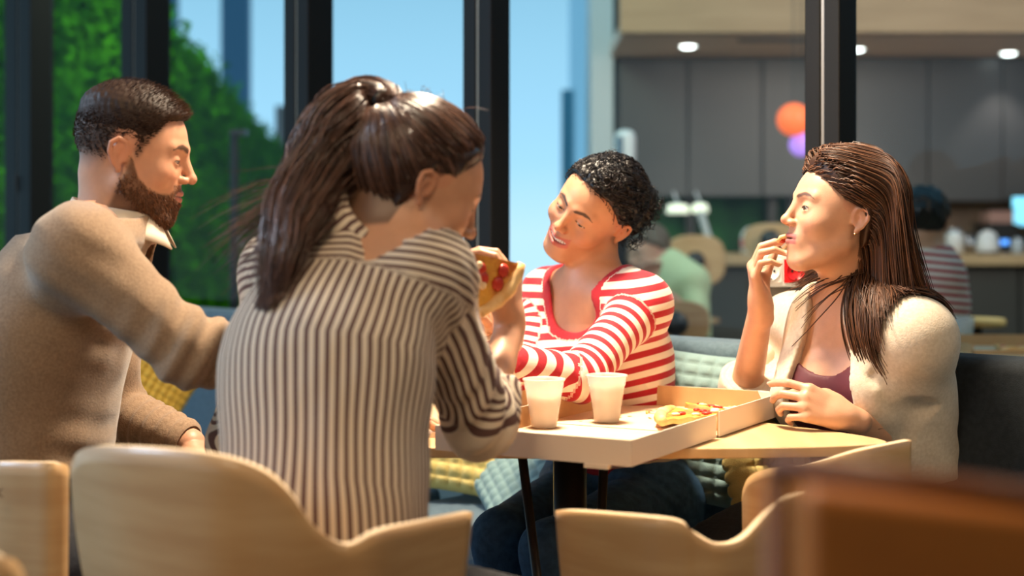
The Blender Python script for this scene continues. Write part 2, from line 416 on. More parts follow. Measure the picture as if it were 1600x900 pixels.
def nails(parent, tips, col=None):
    for p, d, n, r in tips:
        c = p-n*r*.80+d*r*.25; b = MB(); x = np.cross(d, n)
        V = []; 
        for i in range(5):
            for j in range(4):
                u = (i-2)/2; v = (j-1.5)/1.5; V.append(c+x*u*r*.62+d*v*r*.75+n*(u*u*.28*r-(.13*r)))
        F = [(i*4+j, i*4+j+1, (i+1)*4+j+1, (i+1)*4+j) for i in range(4) for j in range(3)]
        b.add(V, F); o = b.build('fingernail', NAIL, parent, smooth=True)
        m = o.modifiers.new('s', 'SOLIDIFY'); m.thickness = .001

class Body:
    def __init__(s, j, f, sc=1.0, male=False):
        s.j = {k: np.asarray(v, float) for k, v in j.items()}; j = s.j; s.f = nrm(f); s.sc = sc; s.male = male
        s.up = nrm(j['neck']-j['waist']); s.side = nrm(np.cross(s.f, s.up)); s.ft = nrm(np.cross(s.up, s.side))
    def torso(s, g=0.0, bust=0.0, loose=0.0):
        j = s.j; c = s.sc; w = 1.12 if s.male else 1.0; f = s.ft
        it = [ERC(j['pelvis'], j['waist'], (.165+g)*c*w*.95, (.130+g+loose)*c*w, f, .72),
              (ERC(j['waist'], j['chest'], (.130+g+loose)*c*w, (.148+g+loose*.6)*c*w, f, .70), .04),
              (ERC(j['chest'], j['chest']*.35+j['neck']*.65, (.148+g+loose*.5)*c*w, (.118+g)*c*w, f, .64), .05),
              (RC(j['shR'], j['shL'], (.046+g)*c, (.046+g)*c), .05),
              (RC(j['neck']*.9+j['shR']*.1+s.up*.005, j['shR'], (.040+g)*c, (.048+g)*c), .05), (RC(j['neck']*.9+j['shL']*.1+s.up*.005, j['shL'], (.040+g)*c, (.048+g)*c), .05)]
        if bust:
            for x in (-1, 1): it.append((EL(j['chest']+s.side*x*.065*c+f*(.075+bust)*c+s.up*.0, (.062*c+g,)*3), .05))
        return U(it)
    def arm(s, k, g=0.0, m=1.0, end=1.0, g2=None):
        j = s.j; c = s.sc; t = 1.12 if s.male else .92; a, b, e = j['sh'+k], j['el'+k], j['wr'+k]; g2 = g if g2 is None else g2
        e = b+(e-b)*end
        return U([RC(a, b, (.047*t+g)*c*m, (.038*t+g)*c*m), (RC(b, e, (.040*t+g)*c*m, (.040*t+(.026*t-.040*t)*end+g2)*c*m), .02)])
    def legs(s, g=0.0):
        j = s.j; c = s.sc; it = []
        for k in 'RL':
            h = j['hip'+k]; kn = j['kn'+k]; an = j['an'+k]
            it += [(RC(h, kn, (.083+g)*c, (.058+g)*c), .03), (RC(kn, an, (.057+g)*c, (.040+g)*c), .02)]
        it.append((ERC(j['hipR'], j['hipL'], (.105+g)*c, (.105+g)*c, s.ft, .9), .04)); it.append((ERC(j['pelvis'], j['pelvis']*.2+j['waist']*.8, (.160+g)*c*(1.1 if s.male else 1), (.138+g)*c*(1.12 if s.male else 1), s.ft, .72), .04))
        return U(it)
def plane_cut(node, p0, n, k=.004):     # keep the side where (X-p0).n < 0
    p0 = np.asarray(p0, float); n = nrm(n)
    return Fn(node, lambda d, X: -smin(-d, -((X-p0)@n), k))
def cone_cut(node, a, b, ra, rb, k=.006): return Sub(node, [(RC(a, b, ra, rb), k)])
def local_cut(node, c, rad, p0, n):     # plane cut that acts only within rad of c
    c = np.asarray(c); p0 = np.asarray(p0); n = nrm(n)
    def g(d, X):
        q = np.maximum((X-p0)@n, np.linalg.norm(X-c, axis=1)*-1+ -0) if False else (X-p0)@n
        m = np.linalg.norm(X-c, axis=1)-rad      # <0 inside ball
        return np.maximum(d, -np.maximum(-q, m))
    return Fn(node, g)
def sleeve(B, k, g, end, extra=.0, g2=None):
    a = B.arm(k, g, 1.0, end, g2); e = B.j['el'+k]; c = e+(B.j['wr'+k]-e)*end; n = nrm(B.j['wr'+k]-e); return local_cut(a, c+n*.05, .13, c+n*extra, n)
def folds(X, c, ax, A, wl, rad, seed=0):
    """creases across axis ax around point c"""
    d = X-np.asarray(c); t = d@nrm(ax); r = np.linalg.norm(d, axis=1)
    ph = nz(X, 22, seed)*2.2
    return A*np.exp(-(r/rad)**2)*np.sin(2*math.pi*t/wl+ph)
def build_field(name, node, pad_lo, pad_hi, h, material, parent, keep=None, group=None):
    V, F = poly(node, pad_lo, pad_hi, h, keep)
    o = new_mesh(name, V, F, material, True); 
    if parent is not None: adopt(o, parent)
    return o, V
def bounds(pts, pad): pts = np.array(pts); return pts.min(0)-pad, pts.max(0)+pad
NAIL = mat('fingernail', (.72, .42, .34), .25, coat=.3)
def hair_mat(name, c, rough=.35, spec=.5, hi=2.6):
    m = mat(name, c, rough, spec=spec); t = m.node_tree; a = t.nodes.new('ShaderNodeAttribute'); a.attribute_name = 'tone'; r = t.nodes.new('ShaderNodeValToRGB'); t.links.new(a.outputs['Fac'], r.inputs[0])
    r.color_ramp.elements[0].color = (*[x*.7 for x in c], 1); r.color_ramp.elements[1].color = (*[min(x*hi, 1) for x in c], 1); t.links.new(r.outputs[0], t.nodes['Principled BSDF'].inputs['Base Color']); return m
def hair_obj(name, V, F, m, parent, per, n=3):
    o = new_mesh(name, V, F, m); k = len(V)//(per*n); tn = np.random.default_rng(k).random(k)**1.6; attr(o, 'tone', np.repeat(tn, per*n)[:len(V)] if k*per*n == len(V) else np.resize(tn, len(V)), 'FLOAT'); adopt(o, parent); return o
def skin_mesh(root, head, fine_nodes, boxes, body_coarse, bbox, hd_box):
    """one skin mesh: fine head, fine hands and forearms, coarse rest under the clothes"""
    parts = []
    V, F = poly(fine_nodes, hd_box[0], hd_box[1], .0021); parts.append((V, F))
    for lo, hi in boxes: parts.append(poly(fine_nodes, lo, hi, .0022))
    allb = [hd_box]+list(boxes)
    def keep(V):
        k = np.ones(len(V), bool)
        for lo, hi in allb: k &= ~((V > np.asarray(lo)+.006) & (V < np.asarray(hi)-.006)).all(1)
        return k
    if body_coarse is not None: parts.append(poly(body_coarse, bbox[0], bbox[1], .011, keep))
    V, F = joinVF(*parts)
    root_mesh = new_mesh('skin_body', V, F, SKIN, True); attr(root_mesh, 'Col', head.color(V)); adopt(root_mesh, root)
    return root_mesh, V
def stain_scalp(o, V, H, hm, col, amt=.85):
    c = H.color(V); m = (hm(H.loc(V))*amt*(H.loc(V)[:, 2] > -.12)*(np.abs(H.loc(V)).max(1) < .14)*(np.abs(H.loc(V)[:, 0]) < .0775))[:, None]; c = c*(1-m)+np.array(col)*m
    o.data.attributes['Col'].data.foreach_set('color', np.concatenate([c, np.ones((len(c), 1))], 1).ravel())
def scalp_roots(head, N, mask, tries=12, seed=0):
    r = np.random.default_rng(seed); d = r.normal(size=(N*tries, 3)); d /= np.linalg.norm(d, axis=1)[:, None]
    L = np.array([0, -.01, .03])+d*.11
    f = head.base.ev
    for _ in range(6): L = L-f(L)[:, None]*grad(f, L)
    m = r.random(len(L)) < mask(L); L = L[m][:N]; return L, grad(f, L)
def clamp_out(X, f, off):
    for _ in range(2):
        d = f(X); m = d < off
        if m.any(): X[m] += (off-d[m])[:, None]*grad(f, X[m])
    return X
# ------------------------------------------------------------------ structure
FLOORM = mat('dark_floor', (.05, .045, .04), .5, col2=(.07, .06, .055), nscale=5)
WALLM = mat('warm_plaster', (.42, .33, .25), .85, bump=.1)
CEILM = mat('ceiling_paint', (.5, .42, .35), .9)
def struct(o): o['kind'] = 'structure'; return o
def bx(name, x0, x1, y0, y1, z0, z1, m, parent=None, bevel=0):
    b = MB(); b.box(((x0+x1)/2, (y0+y1)/2, (z0+z1)/2), ((x1-x0)/2, (y1-y0)/2, (z1-z0)/2)); return b.build(name, m, parent, bevel=bevel)
WL = lambda X: 3.78-.95*X                     # line of the glass wall
TH = math.atan2(-.95, 1); WD = np.array([math.cos(TH), math.sin(TH), 0]); WN = np.array([-WD[1], WD[0], 0])    # along, outward
def WP(u): X = 3.78*u/(FPX+.95*u); return np.array([X, WL(X), 0])     # point of the glass wall
struct(bx('floor', -6, 9, -2.5, 16, -.06, 0, FLOORM))
struct(bx('wall_back', -3.2, 5.2, -2.6, -2.5, 0, 3.0, WALLM)); struct(bx('wall_right', 5.2, 5.3, -2.6, 9.6, 0, 3.0, WALLM))
b = MB(); b.prism([(-3.2, -2.6), (5.3, -2.6), (5.3, -1.25), (.6, 3.2), (-3.2, 6.8)], 2.9, 3.0); struct(b.build('ceiling', CEILM))
# kitchen ceiling, soffit, end wall
struct(bx('ceiling', .62, 5.3, 7.95, 9.6, 2.22, 2.3, mat('kitchen_ceiling_paint', (.80, .60, .50), .8)))
OAK = mat('oak_panel', (.46, .29, .16), .6, col2=(.40, .245, .13), nscale=2.5, nstretch=(1, 1, 12))
struct(bx('trim_1', .60, 5.3, 7.9, 8.0, 2.215, 3.4, OAK))
struct(bx('wall_kitchen', .66, 5.3, 9.45, 9.6, 0, 3.0, mat('kitchen_wall', (.06, .045, .038), .8)))
PALE = mat('pale_partition', (.62, .66, .70), .7)
struct(bx('wall_partition', .50, .64, 9.0, 9.6, 0, 3.4, PALE))
# mullions of the glass wall
for i, (x0, x1) in enumerate(((10, 81), (190, 265), (443, 521), (722, 798), (1258, 1338))):
    um, ww = (x0+x1)/2-800, x1-x0; c = WP(um); b = MB(); Y = c[1]
    r = nrm([um, FPX, 0]); sa = abs(WD@np.array([r[1], -r[0], 0])); ca = math.sqrt(1-sa*sa); wm = ww*Y/FPX*math.hypot(1, um/FPX)*.985
    t = .075 if wm < .15 else .10; face = (wm-t*ca)/sa
    R = np.stack([WD, WN, [0, 0, 1]], 1)
    g = .004; root = empty('trim_%d' % (i+2), c); struct(root)
    for s in (-1, 1):
        b = MB(); b.box(c+WD*s*(face/4+g/2)+np.array([0, 0, 1.5]), (face/4-g/2, t/2, 1.5), R); b.build('mullion_half', FRAME, root, bevel=.004)
    b = MB(); b.box(c-WN*(t/2-.008)+np.array([0, 0, 1.5]), (.0035, .004, 1.5), R); b.build('joint_strip', mat('joint_strip', (.35, .27, .2), .35, metal=.6) if i == 0 else bpy.data.materials['joint_strip'], root)
    if i in (0, 1, 4):
        b = MB(); b.tube([c-WN*(t/2+.004)+np.array([0, 0, z]) for z in (P(0, 300, Y)[2], P(0, 275, Y)[2])], .006, 8); b.build('hinge', BLACKM, root)
# glass panes between the mullions
gm = bpy.data.materials.new('window_glass'); gm.use_nodes = True; t = gm.node_tree; t.nodes.clear()
ou = t.nodes.new('ShaderNodeOutputMaterial'); mx = t.nodes.new('ShaderNodeMixShader'); tr = t.nodes.new('ShaderNodeBsdfTransparent'); gl = t.nodes.new('ShaderNodeBsdfGlossy'); gl.inputs['Roughness'].default_value = .01
tr.inputs[0].default_value = (.96, .98, .98, 1); mx.inputs[0].default_value = .012
t.links.new(tr.outputs[0], mx.inputs[1]); t.links.new(gl.outputs[0], mx.inputs[2]); t.links.new(mx.outputs[0], ou.inputs[0])
ux = [-830, -745, -555, -300, -20, 480, 900]
edges = [(-860, -790+2), (-719, -610), (-535, -357), (-279, -78), (-2, 458), (538, 900)]
for i, (a, c) in enumerate(edges):
    p, q = WP(a), WP(c); b = MB(); b.box((p+q)/2+np.array([0, 0, 1.5]), (np.linalg.norm(q-p)/2, .005, 1.48), np.stack([WD, WN, [0, 0, 1]], 1)); struct(b.build('window_%d' % (i+1), gm))
# moss wall
MOSS = mat('moss', (.008, .065, .001), .95, spec=.0, col2=(.05, .24, .003), nscale=6, bump=1.0, bscale=30, ndet=8)
ctl = [(-120, 6.5, -60), (120, 6.3, -50), (215, 6.6, -20), (265, 7.2, 60), (300, 7.9, 95), (340, 9.0, 138), (375, 10.3, 180), (405, 11.8, 205), (440, 14, 236)]
n, m = 130, 70; u = np.linspace(0, len(ctl)-1, n); ca = np.array([P(a, c, b) for a, b, c in ctl]); V = []
for i in range(n):
    p = np.array([np.interp(u[i], range(len(ctl)), ca[:, k]) for k in range(3)])
    for k in range(m):
        s = k/(m-1); z = s*p[2]; q = p.copy(); q[2] = z; V.append(q)
    for k in range(6): q = p.copy(); q[1] += .1*(k+1); q[0] -= .03*(k+1); V.append(q)
mm = m+6; V = np.array(V); bn = .07*nz(V, 9, 1)+.04*nz(V, 26, 2)+.02*nz(V, 70, 3); V = V+bn[:, None]*np.array([.5, -.6, .5])+.018*rng.normal(size=V.shape)
F = np.array([(i*mm+k, (i+1)*mm+k, (i+1)*mm+k+1, i*mm+k+1) for i in range(n-1) for k in range(mm-1)])
o = new_mesh('moss_hedge', V, F, MOSS, False); tag(o, 'tall green moss hedge beyond the glass, behind the bearded man', 'hedge')
# leaf tufts over it, one mesh
K = 42000; r = np.random.default_rng(1); ix = r.integers(0, len(V), K); c = V[ix]+r.normal(size=(K, 3))*.03; a = r.normal(size=(K, 3))*.024; b_ = r.normal(size=(K, 3))*.009
VV = np.stack([c, c+a+b_, c+a-b_], 1).reshape(-1, 3); lf = new_mesh('leaves', VV, np.arange(K*3).reshape(-1, 3), MOSS, False); lf['kind'] = 'stuff'; adopt(lf, o)
# courtyard beyond: pale ground, facade posts, far block, black lamp post
GREYB = mat('far_facade', (.10, .17, .25), .7); DKB = mat('dark_blue_column', (.02, .10, .19), .7)  # dark blue is the columns' own colour
def pillar(x0, x1, y0, y1, d, m, name, label, cat='column', dp=.2):
    a, b2 = P(x0, y0, d), P(x1, y1, d); zb = max(b2[2], 0) if y1 < 600 and False else b2[2]
    o = bx(name, a[0], b2[0], d, d+dp, min(a[2], zb), max(a[2], zb), m); tag(o, label, cat); return o
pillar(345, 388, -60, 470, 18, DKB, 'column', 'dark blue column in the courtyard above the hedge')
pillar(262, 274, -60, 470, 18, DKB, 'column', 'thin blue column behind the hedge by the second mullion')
pillar(430, 444, 165, 470, 17, mat('brown_post', (.12, .10, .10), .7), 'column', 'short greyish brown post right of the hedge')
o = pillar(505, 645, 182, 485, 26, mat('grey_building', (.11, .20, .29), .8), 'building', 'low grey building behind the ponytail', 'building', 3)
pillar(878, 897, 140, 470, 14, mat('teal_column', (.05, .26, .42), .7), 'column', 'teal upright strip behind the pane by the laughing woman')
pillar(890, 924, -60, 470, 20, mat('pale_blue_panel', (.50, .75, .9), .8), 'panel', 'pale blue upright panel beside the kitchen partition', 'panel')
b = MB(); d = 6.2; b.tube([P(366, 367+CAMZ*FPX/d, d), P(366, 205, d)], .02, 8); b.build('x', BLACKM); o = bpy.data.objects['x']; o.name = 'garden_lamp_post'
b = MB(); b.box(P(373, 207, d), (.035, .03, .012)); hd = b.build('lamp_head', BLACKM, o); tag(o, 'slim black lamp post in front of the moss hedge', 'lamp post')
# ------------------------------------------------------------------ kitchen
CAB = mat('charcoal_cabinet', (.075, .073, .078), .38)
xs = [966, 1075, 1191, 1318, 1450, 1566, 1690]
for i in range(6):
    a, c = P(xs[i], 86, 9.0), P(xs[i+1], 290, 9.0); root = empty('wall_cabinet', (a[0], 9, 1.37)); zb = 1.345+(.0 if i < 3 else -.03)
    lab = ['charcoal wall cabinet at the left end by the pale partition', 'charcoal wall cabinet, second from the pale partition', 'charcoal wall cabinet partly behind the wide mullion, orange reflection before it', 'charcoal wall cabinet just right of the wide mullion', 'charcoal wall cabinet above the counter, second right of the mullion', 'charcoal wall cabinet at the right edge of the photo'][i]
    tag(root, lab, 'cabinet', 'charcoal wall cabinets')
    bx('body', a[0], c[0], 9.03, 9.4, zb, 2.21, CAB, root); bx('door', a[0]+.006, c[0]-.006, 9.0, 9.026, zb-.01, 2.205, CAB, root, .002)
# counter and base
ctop = bx('worktop', .75, 5.2, 8.3, 9.3, .915, .975, mat('pale_oak_worktop', (.62, .42, .22), .45, col2=(.5, .33, .17), nscale=4)); tag(ctop, 'long pale oak counter top under the charcoal cabinets', 'worktop')
BASEM = mat('dark_counter_front', (.045, .043, .036), .6)
for i in range(4):
    x0 = .8+i*1.1; root = empty('base_cabinet', (x0, 8.4, 0)); tag(root, ['dark base cabinet below the left end of the counter', 'dark base cabinet below the counter, near the wooden stool', 'dark base cabinet below the counter, behind the mullion', 'dark base cabinet below the counter at the right'][i], 'cabinet', 'dark base cabinets')
    bx('body', x0, x0+1.09, 8.42, 9.2, .0, .913, BASEM, root); bx('door', x0+.005, x0+1.085, 8.395, 8.42, .08, .905, BASEM, root)
# splashback: green reflection put in as a coloured panel left, timber right
GRN = mat('green_reflection', (.004, .03, .008), .9, col2=(.02, .13, .03), nscale=4)
o = bx('green_reflection_panel', .78, 2.05, 9.32, 9.42, .98, 1.34, GRN); tag(o, 'dark green reflection coloured onto a panel in the gap under the left cabinets', 'reflection_panel')
o = bx('timber_panel', 2.75, 3.5, 9.30, 9.42, .98, 1.32, mat('brown_timber', (.22, .15, .10), .7, col2=(.13, .09, .07), nscale=3)); tag(o, 'brown timber panel in the gap under the right cabinets', 'panel')
for x in (1078, 1205, 1235):
    a = P(x, 340, 9.2); bx('rail', a[0]-.03, a[0]+.03, 9.15, 9.25, .98, 1.34, BLACKM); o = bpy.data.objects['rail'] if x == 1078 else [q for q in bpy.data.objects if q.name.startswith('rail')][-1]; o.name = 'upright_post'
    tag(o, {1078: 'dark upright post between the two pendant lamps', 1205: 'dark upright post right of the green reflection', 1235: 'dark upright post by the wide mullion under the cabinets'}[x], 'post')
def emis(name, col, s): return mat(name, col, .5, emit=col, es=s)
# downlights
for x, y in ((1075, 72), (1338, 77), (1576, 83)):
    d = (2.218-CAMZ)*FPX/(HOR-y); c = P(x, y, d); root = empty('ceiling_downlight', c)
    tag(root, {1075: 'round white downlight left of the wide mullion', 1338: 'round downlight half hidden by the wide mullion', 1576: 'round white downlight at the top right corner'}[x], 'ceiling light', 'kitchen downlights')
    b = MB(); b.lathe([(.045, .0), (.062, -.004), (.064, .0)], c, 20); b.build('ring', PALE, root)
    b = MB(); b.lathe([(.0, -.012), (.03, -.011), (.046, -.002)], c, 20); b.build('bulb', emis('downlight_glow', (.9, 1, .97), 9) if x == 1075 else bpy.data.materials['downlight_glow'], root)
d = (2.218-CAMZ)*FPX/(HOR-63); a, c = P(1155, 63, d), P(1262, 63, d)
root = empty('air_vent', a); tag(root, 'narrow dark slot vent in the kitchen ceiling beside the mullion', 'vent'); bx('slot', a[0], c[0], d-.05, d+.03, 2.212, 2.219, BLACKM, root); bx('rim', a[0]-.02, c[0]+.02, d-.065, d-.05, 2.208, 2.219, CAB, root)
for x, y in ((1075, 72), (1338, 77), (1576, 83)):
    d = (2.218-CAMZ)*FPX/(HOR-y); l = bpy.data.lights.new('downlight', 'SPOT'); l.energy = 14; l.spot_size = 1.5; l.spot_blend = .6; l.color = (1, .9, .78); l.shadow_soft_size = .04; o = bpy.data.objects.new('downlight', l); C.objects.link(o); o.location = P(x, y, d)+np.array([0, 0, -.03])
# lamp reflections, modelled as hanging glowing balls
for x, y, r_, col, lab in ((1240, 187, 26, (1, .17, .05), 'round orange lamp reflection built as a glowing ball in front of the cabinets'), (1252, 226, 19, (.45, .25, .85), 'small lilac lamp reflection built as a glowing ball below the orange one')):
    d = 7.0 if r_ == 26 else 7.1; c = P(x, y, d); R_ = r_*d/FPX; b = MB(); root = empty('lamp_reflection', c); tag(root, lab, 'reflected_lamp')
    b.lathe([(max(R_*math.sin(math.pi*k/18)*(1+.015*(k % 2)), .001), -R_*math.cos(math.pi*k/18)) for k in range(19)], c, 28); b.build('shade', emis('reflected_lamp_%d' % r_, col, .85), root, smooth=True)
    b = MB(); b.tube([c+np.array([0, 0, R_*.95]), np.array([c[0], c[1], 2.9])], .003, 6); b.build('cord', BLACKM, root)
# pendant lamps
for x, y in ((1059, 326), (1094, 325)):
    d = 8.7; c = P(x, y, d); root = empty('pendant_lamp', c); tag(root, 'white shallow pendant lamp, %s of the pair under the cabinets' % ('left' if x == 1059 else 'right'), 'lamp', 'white lamps over the counter')
    w_ = 18 if x == 1059 else 13; b = MB(); b.lathe([(.0, .03), (w_*d/FPX*.8, .025), (w_*d/FPX, 0), (w_*d/FPX, -.03), (.0, -.028)], c, 24); b.build('shade', emis('lamp_cream', (.85, .9, .72), .9) if x == 1059 else bpy.data.materials['lamp_cream'], root, smooth=True)
    b = MB(); b.tube([c+np.array([0, 0, .03]), np.array([c[0]+.01, 9.0, 1.36])], .008, 8); b.build('stem', PALE, root)
b = MB(); d = 8.6; o = b.tube([P(1094, 330, d), P(1112, 388, d)], .022, 8).build('lamp_arm', PALE); tag(o, 'pale slanted desk lamp arm on the counter', 'lamp arm')
# stool with an oval plywood back
def shellchair(name, label, c, yaw, w, h, cat='chair', group=None, seatz=.46):
    root = empty(name, (c[0], c[1], 0)); tag(root, label, cat, group); R = np.array([[math.cos(yaw), -math.sin(yaw), 0], [math.sin(yaw), math.cos(yaw), 0], [0, 0, 1]])
    n, m = 14, 22; V = []
    for i in range(n+1):
        rr = i/n
        for k in range(m):
            a = 2*math.pi*k/m; e = 2.8; x = np.sign(math.cos(a))*abs(math.cos(a))**(2/e)*w/2*rr; z = np.sign(math.sin(a))*abs(math.sin(a))**(2/e)*h/2*rr; V.append(c+R@np.array([x, .9*x*x, z]))
    b = MB(); b.add(V, [(i*m+k, i*m+(k+1) % m, (i+1)*m+(k+1) % m, (i+1)*m+k) for i in range(n) for k in range(m)]); o = b.build('backrest', WOOD, root, smooth=True); md = o.modifiers.new('s', 'SOLIDIFY'); md.thickness = .014
    f = R@np.array([0, 1, 0]); b = MB(); b.lathe([(.0, .03), (.045, .028), (.05, 0), (.03, -.02)], c-f*.022, 16, -f); b.build('mount', BLACKM, root, smooth=True)
    b = MB(); b.tube([c-f*.03, c-f*.05+np.array([0, 0, -h*.5]), np.array([c[0]-f[0]*.05, c[1]-f[1]*.05, seatz+.02])], .014, 8); b.build('back_post', BLACKM, root)
    q = np.array([c[0]-f[0]*.2*-1, c[1]+f[1]*.2, seatz]); b = MB(); b.lathe([(.0, -.012), (w*.48, -.012), (w*.5, 0), (w*.48, .012), (.0, .012)], q, 28); b.build('seat', WOOD, root, smooth=True)
    for sx in (-1, 1):
        for sy in (-1, 1): b = MB(); b.tube([q+np.array([sx*.1, sy*.1, -.01]), np.array([q[0]+sx*.19, q[1]+sy*.19, 0])], .011, 8); b.build('leg', BLACKM, root)
    return root
shellchair('stool', 'round-backed plywood stool with black mount in front of the counter', P(1086, 407, 7.6), 0, .325, .275, 'stool', seatz=.62)
shellchair('stool', 'plywood stool back, right of the long-haired woman, before the counter', P(1462, 425, 5.8), .2, .17, .20, 'stool', seatz=.62)
# items on the counter
def turned(name, label, cat, x, y, d, prof, m, parts=()):
    c = P(x, y, d); c[2] = .976; b = MB(); b.lathe(prof, c, 20); o = b.build(name, m, smooth=True); tag(o, label, cat)
    for nm, pf, pm in parts: b = MB(); b.lathe(pf, c, 18); b.build(nm, pm, o, smooth=True)
STEEL = mat('brushed_steel', (.45, .47, .5), .25, metal=1); WHITE = mat('white_enamel', (.75, .76, .78), .35); GLAS = mat('frosted_jar', (.45, .5, .55), .2)
turned('canister', 'grey lidded canister on the counter, nearest the dark-haired figure', 'canister', 1492, 395, 8.7, [(.0, 0), (.05, 0), (.055, .1), (.045, .14), (0, .142)], WHITE, [('lid', [(.05, .125), (.05, .15), (0, .155)], STEEL)])
turned('canister', 'steel canister on the counter, left of the kettle', 'canister', 1516, 395, 8.85, [(.0, 0), (.048, 0), (.05, .11), (.0, .112)], STEEL, [('lid', [(.052, .105), (.05, .128), (0, .13)], BLACKM)])
turned('kettle', 'shiny kettle on the counter, middle of the appliances', 'kettle', 1543, 395, 8.6, [(.0, 0), (.065, 0), (.068, .05), (.05, .12), (.02, .14), (0, .145)], WHITE, [('knob', [(.0, .165), (.012, .16), (.01, .14)], BLACKM), ('base', [(.07, -.0), (.072, .012), (.066, .013)], BLACKM)])
turned('jar', 'pale jar on the counter, right of the kettle', 'jar', 1590, 395, 8.5, [(.0, 0), (.035, 0), (.035, .08), (.0, .085)], GLAS, [('lid', [(.037, .08), (.037, .1), (0, .102)], STEEL)])
root = empty('coffee_machine', P(1565, 372, 8.8)); tag(root, 'dark coffee machine with a small blue display on the counter', 'coffee machine')
a = P(1565, 372, 8.8)[0]; bx('housing', a-.09, a+.09, 8.75, 9.05, .976, 1.16, BLACKM, root, .01); bx('display', a-.025, a+.025, 8.742, 8.752, 1.03, 1.06, emis('blue_display', (.1, .35, 1), 1.6), root); bx('drip_tray', a-.07, a+.07, 8.66, 8.75, .976, .99, STEEL, root)
root = empty('bean_hopper', P(1573, 330, 8.8)); tag(root, 'pinkish box on top of the coffee machine', 'box'); bx('tub', a-.075, a+.075, 8.8, 8.98, 1.161, 1.24, mat('pink_box', (.45, .24, .2), .6), root, .006); bx('lid', a-.08, a+.08, 8.79, 8.99, 1.24, 1.255, BLACKM, root)
root = empty('monitor', P(1592, 325, 8.9)); tag(root, 'bright blue-white screen at the right edge above the counter', 'screen'); c = P(1600, 330, 8.9); bx('screen', c[0]-.07, c[0]+.2, 8.9, 8.91, c[2]-.09, c[2]+.09, emis('cyan_screen', (.25, .75, 1), 1.1), root); bx('casing', c[0]-.08, c[0]+.21, 8.91, 8.94, c[2]-.1, c[2]+.1, BLACKM, root); bx('stand', c[0]+.04, c[0]+.08, 8.92, 8.95, .976, c[2]-.1, BLACKM, root)
# white appliance and box at the left end of the counter
root = empty('wall_phone', P(975, 240, 8.4)); tag(root, 'white rounded dispenser on the partition beside the cabinets', 'dispenser'); c = P(977, 238, 7.5); bx('housing', c[0]-.055, c[0]+.055, 7.45, 7.6, c[2]-.12, c[2]+.12, WHITE, root, .04); bx('window', c[0]-.05, c[0]-.02, 7.44, 7.45, c[2]-.08, c[2]+.08, GREYB, root)
turned('food_bin', 'white rounded tub with pink print on the counter, left of the wide mullion', 'tub', 1180, 372, 8.6, [(.0, 0), (.085, 0), (.09, .08), (.08, .13), (.05, .16), (0, .17)], WHITE, [('label_band', [(.0885, .04), (.091, .09)], mat('pink_print', (.7, .25, .3), .6))])
# ------------------------------------------------------------------ bench, cushions
def obox(b, c, la, ln, hz): b.box(c, (la, ln, hz), np.stack([WD, WN, [0, 0, 1]], 1)); return b
def BL(X, off=0.0): return np.array([X, 3.60-.95*X, 0])+WN*off
SOFAD = mat('bench_fabric_dark', (.010, .014, .018), .9, col2=(.016, .022, .028), nscale=90, bump=.4, bscale=400)  # darker version of the bench fabric for the right-hand backrests
bench = empty('bench', BL(.2)); tag(bench, 'long slate-blue upholstered bench running below the glass wall', 'bench')
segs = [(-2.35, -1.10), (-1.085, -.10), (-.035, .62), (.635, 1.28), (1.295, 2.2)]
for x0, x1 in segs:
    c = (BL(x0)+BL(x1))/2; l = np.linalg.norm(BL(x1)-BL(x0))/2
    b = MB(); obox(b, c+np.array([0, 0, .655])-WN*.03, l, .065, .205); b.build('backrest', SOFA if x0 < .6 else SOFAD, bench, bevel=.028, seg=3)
    b = MB(); obox(b, c+np.array([0, 0, .38])-WN*.375, l, .275, .07); b.build('seat', SOFA, bench, bevel=.03, seg=3)
    b = MB(); obox(b, c+np.array([0, 0, .155])-WN*.33, l, .20, .155); b.build('plinth', BLACKM, bench)
def cushion(name, label, c, nrm_, up, w, h, t, m, n=11, amp=.008, group='waffle cushions on the bench'):
    z = nrm(nrm_); y = nrm(np.asarray(up, float)-np.dot(up, z)*z); x = np.cross(y, z); G = n*6; u = np.linspace(-1, 1, G+1); V = []; F = []
    for s in (1, -1):
        o = len(V)
        for i in range(G+1):
            for j in range(G+1):
                a, b = u[i], u[j]; e = (1-abs(a)**2.6)*(1-abs(b)**2.6); th = t*.5*max(e, 0)**.42
                bp = amp*abs(math.sin(math.pi*(i/6)))**.5*abs(math.sin(math.pi*(j/6)))**.5 if 0 < i < G and 0 < j < G else 0
                pin = 1-.05*(1-abs(a*b)); px = a*(1-.07*(1-b*b)*1.0*(abs(a))); py = b*(1-.07*(1-a*a)*abs(b))
                V.append(np.asarray(c)+x*px*w/2+y*py*h/2+z*s*(th+bp))
        for i in range(G):
            for j in range(G):
                q = (o+i*(G+1)+j, o+(i+1)*(G+1)+j, o+(i+1)*(G+1)+j+1, o+i*(G+1)+j+1); F.append(q if s > 0 else q[::-1])
    b = MB(); b.add(V, F); o = new_mesh(name, V, np.array(F), m, True)
    bm = bmesh.new(); bm.from_mesh(o.data); bmesh.ops.remove_doubles(bm, verts=bm.verts, dist=.0004); bm.to_mesh(o.data); bm.free()
    o.data.polygons.foreach_set('use_smooth', [True]*len(o.data.polygons)); tag(o, label, 'cushion', group)
    return o
MINT = mat('pale_mint_knit', (.21, .32, .32), .9, bump=.5, bscale=500, sheen=.2); YEL = mat('mustard_knit', (.72, .44, .06), .9, bump=.5, bscale=500, sheen=.2); YELP = mat('pale_yellow_knit', (.80, .62, .22), .9, bump=.5, bscale=500)
cushion('cushion', 'pale mint waffle cushion behind the laughing woman, upright against the bench', P(1072, 664, 3.0), (-.25, -1, .25), (.12, 0, 1), .36, .33, .12, MINT)
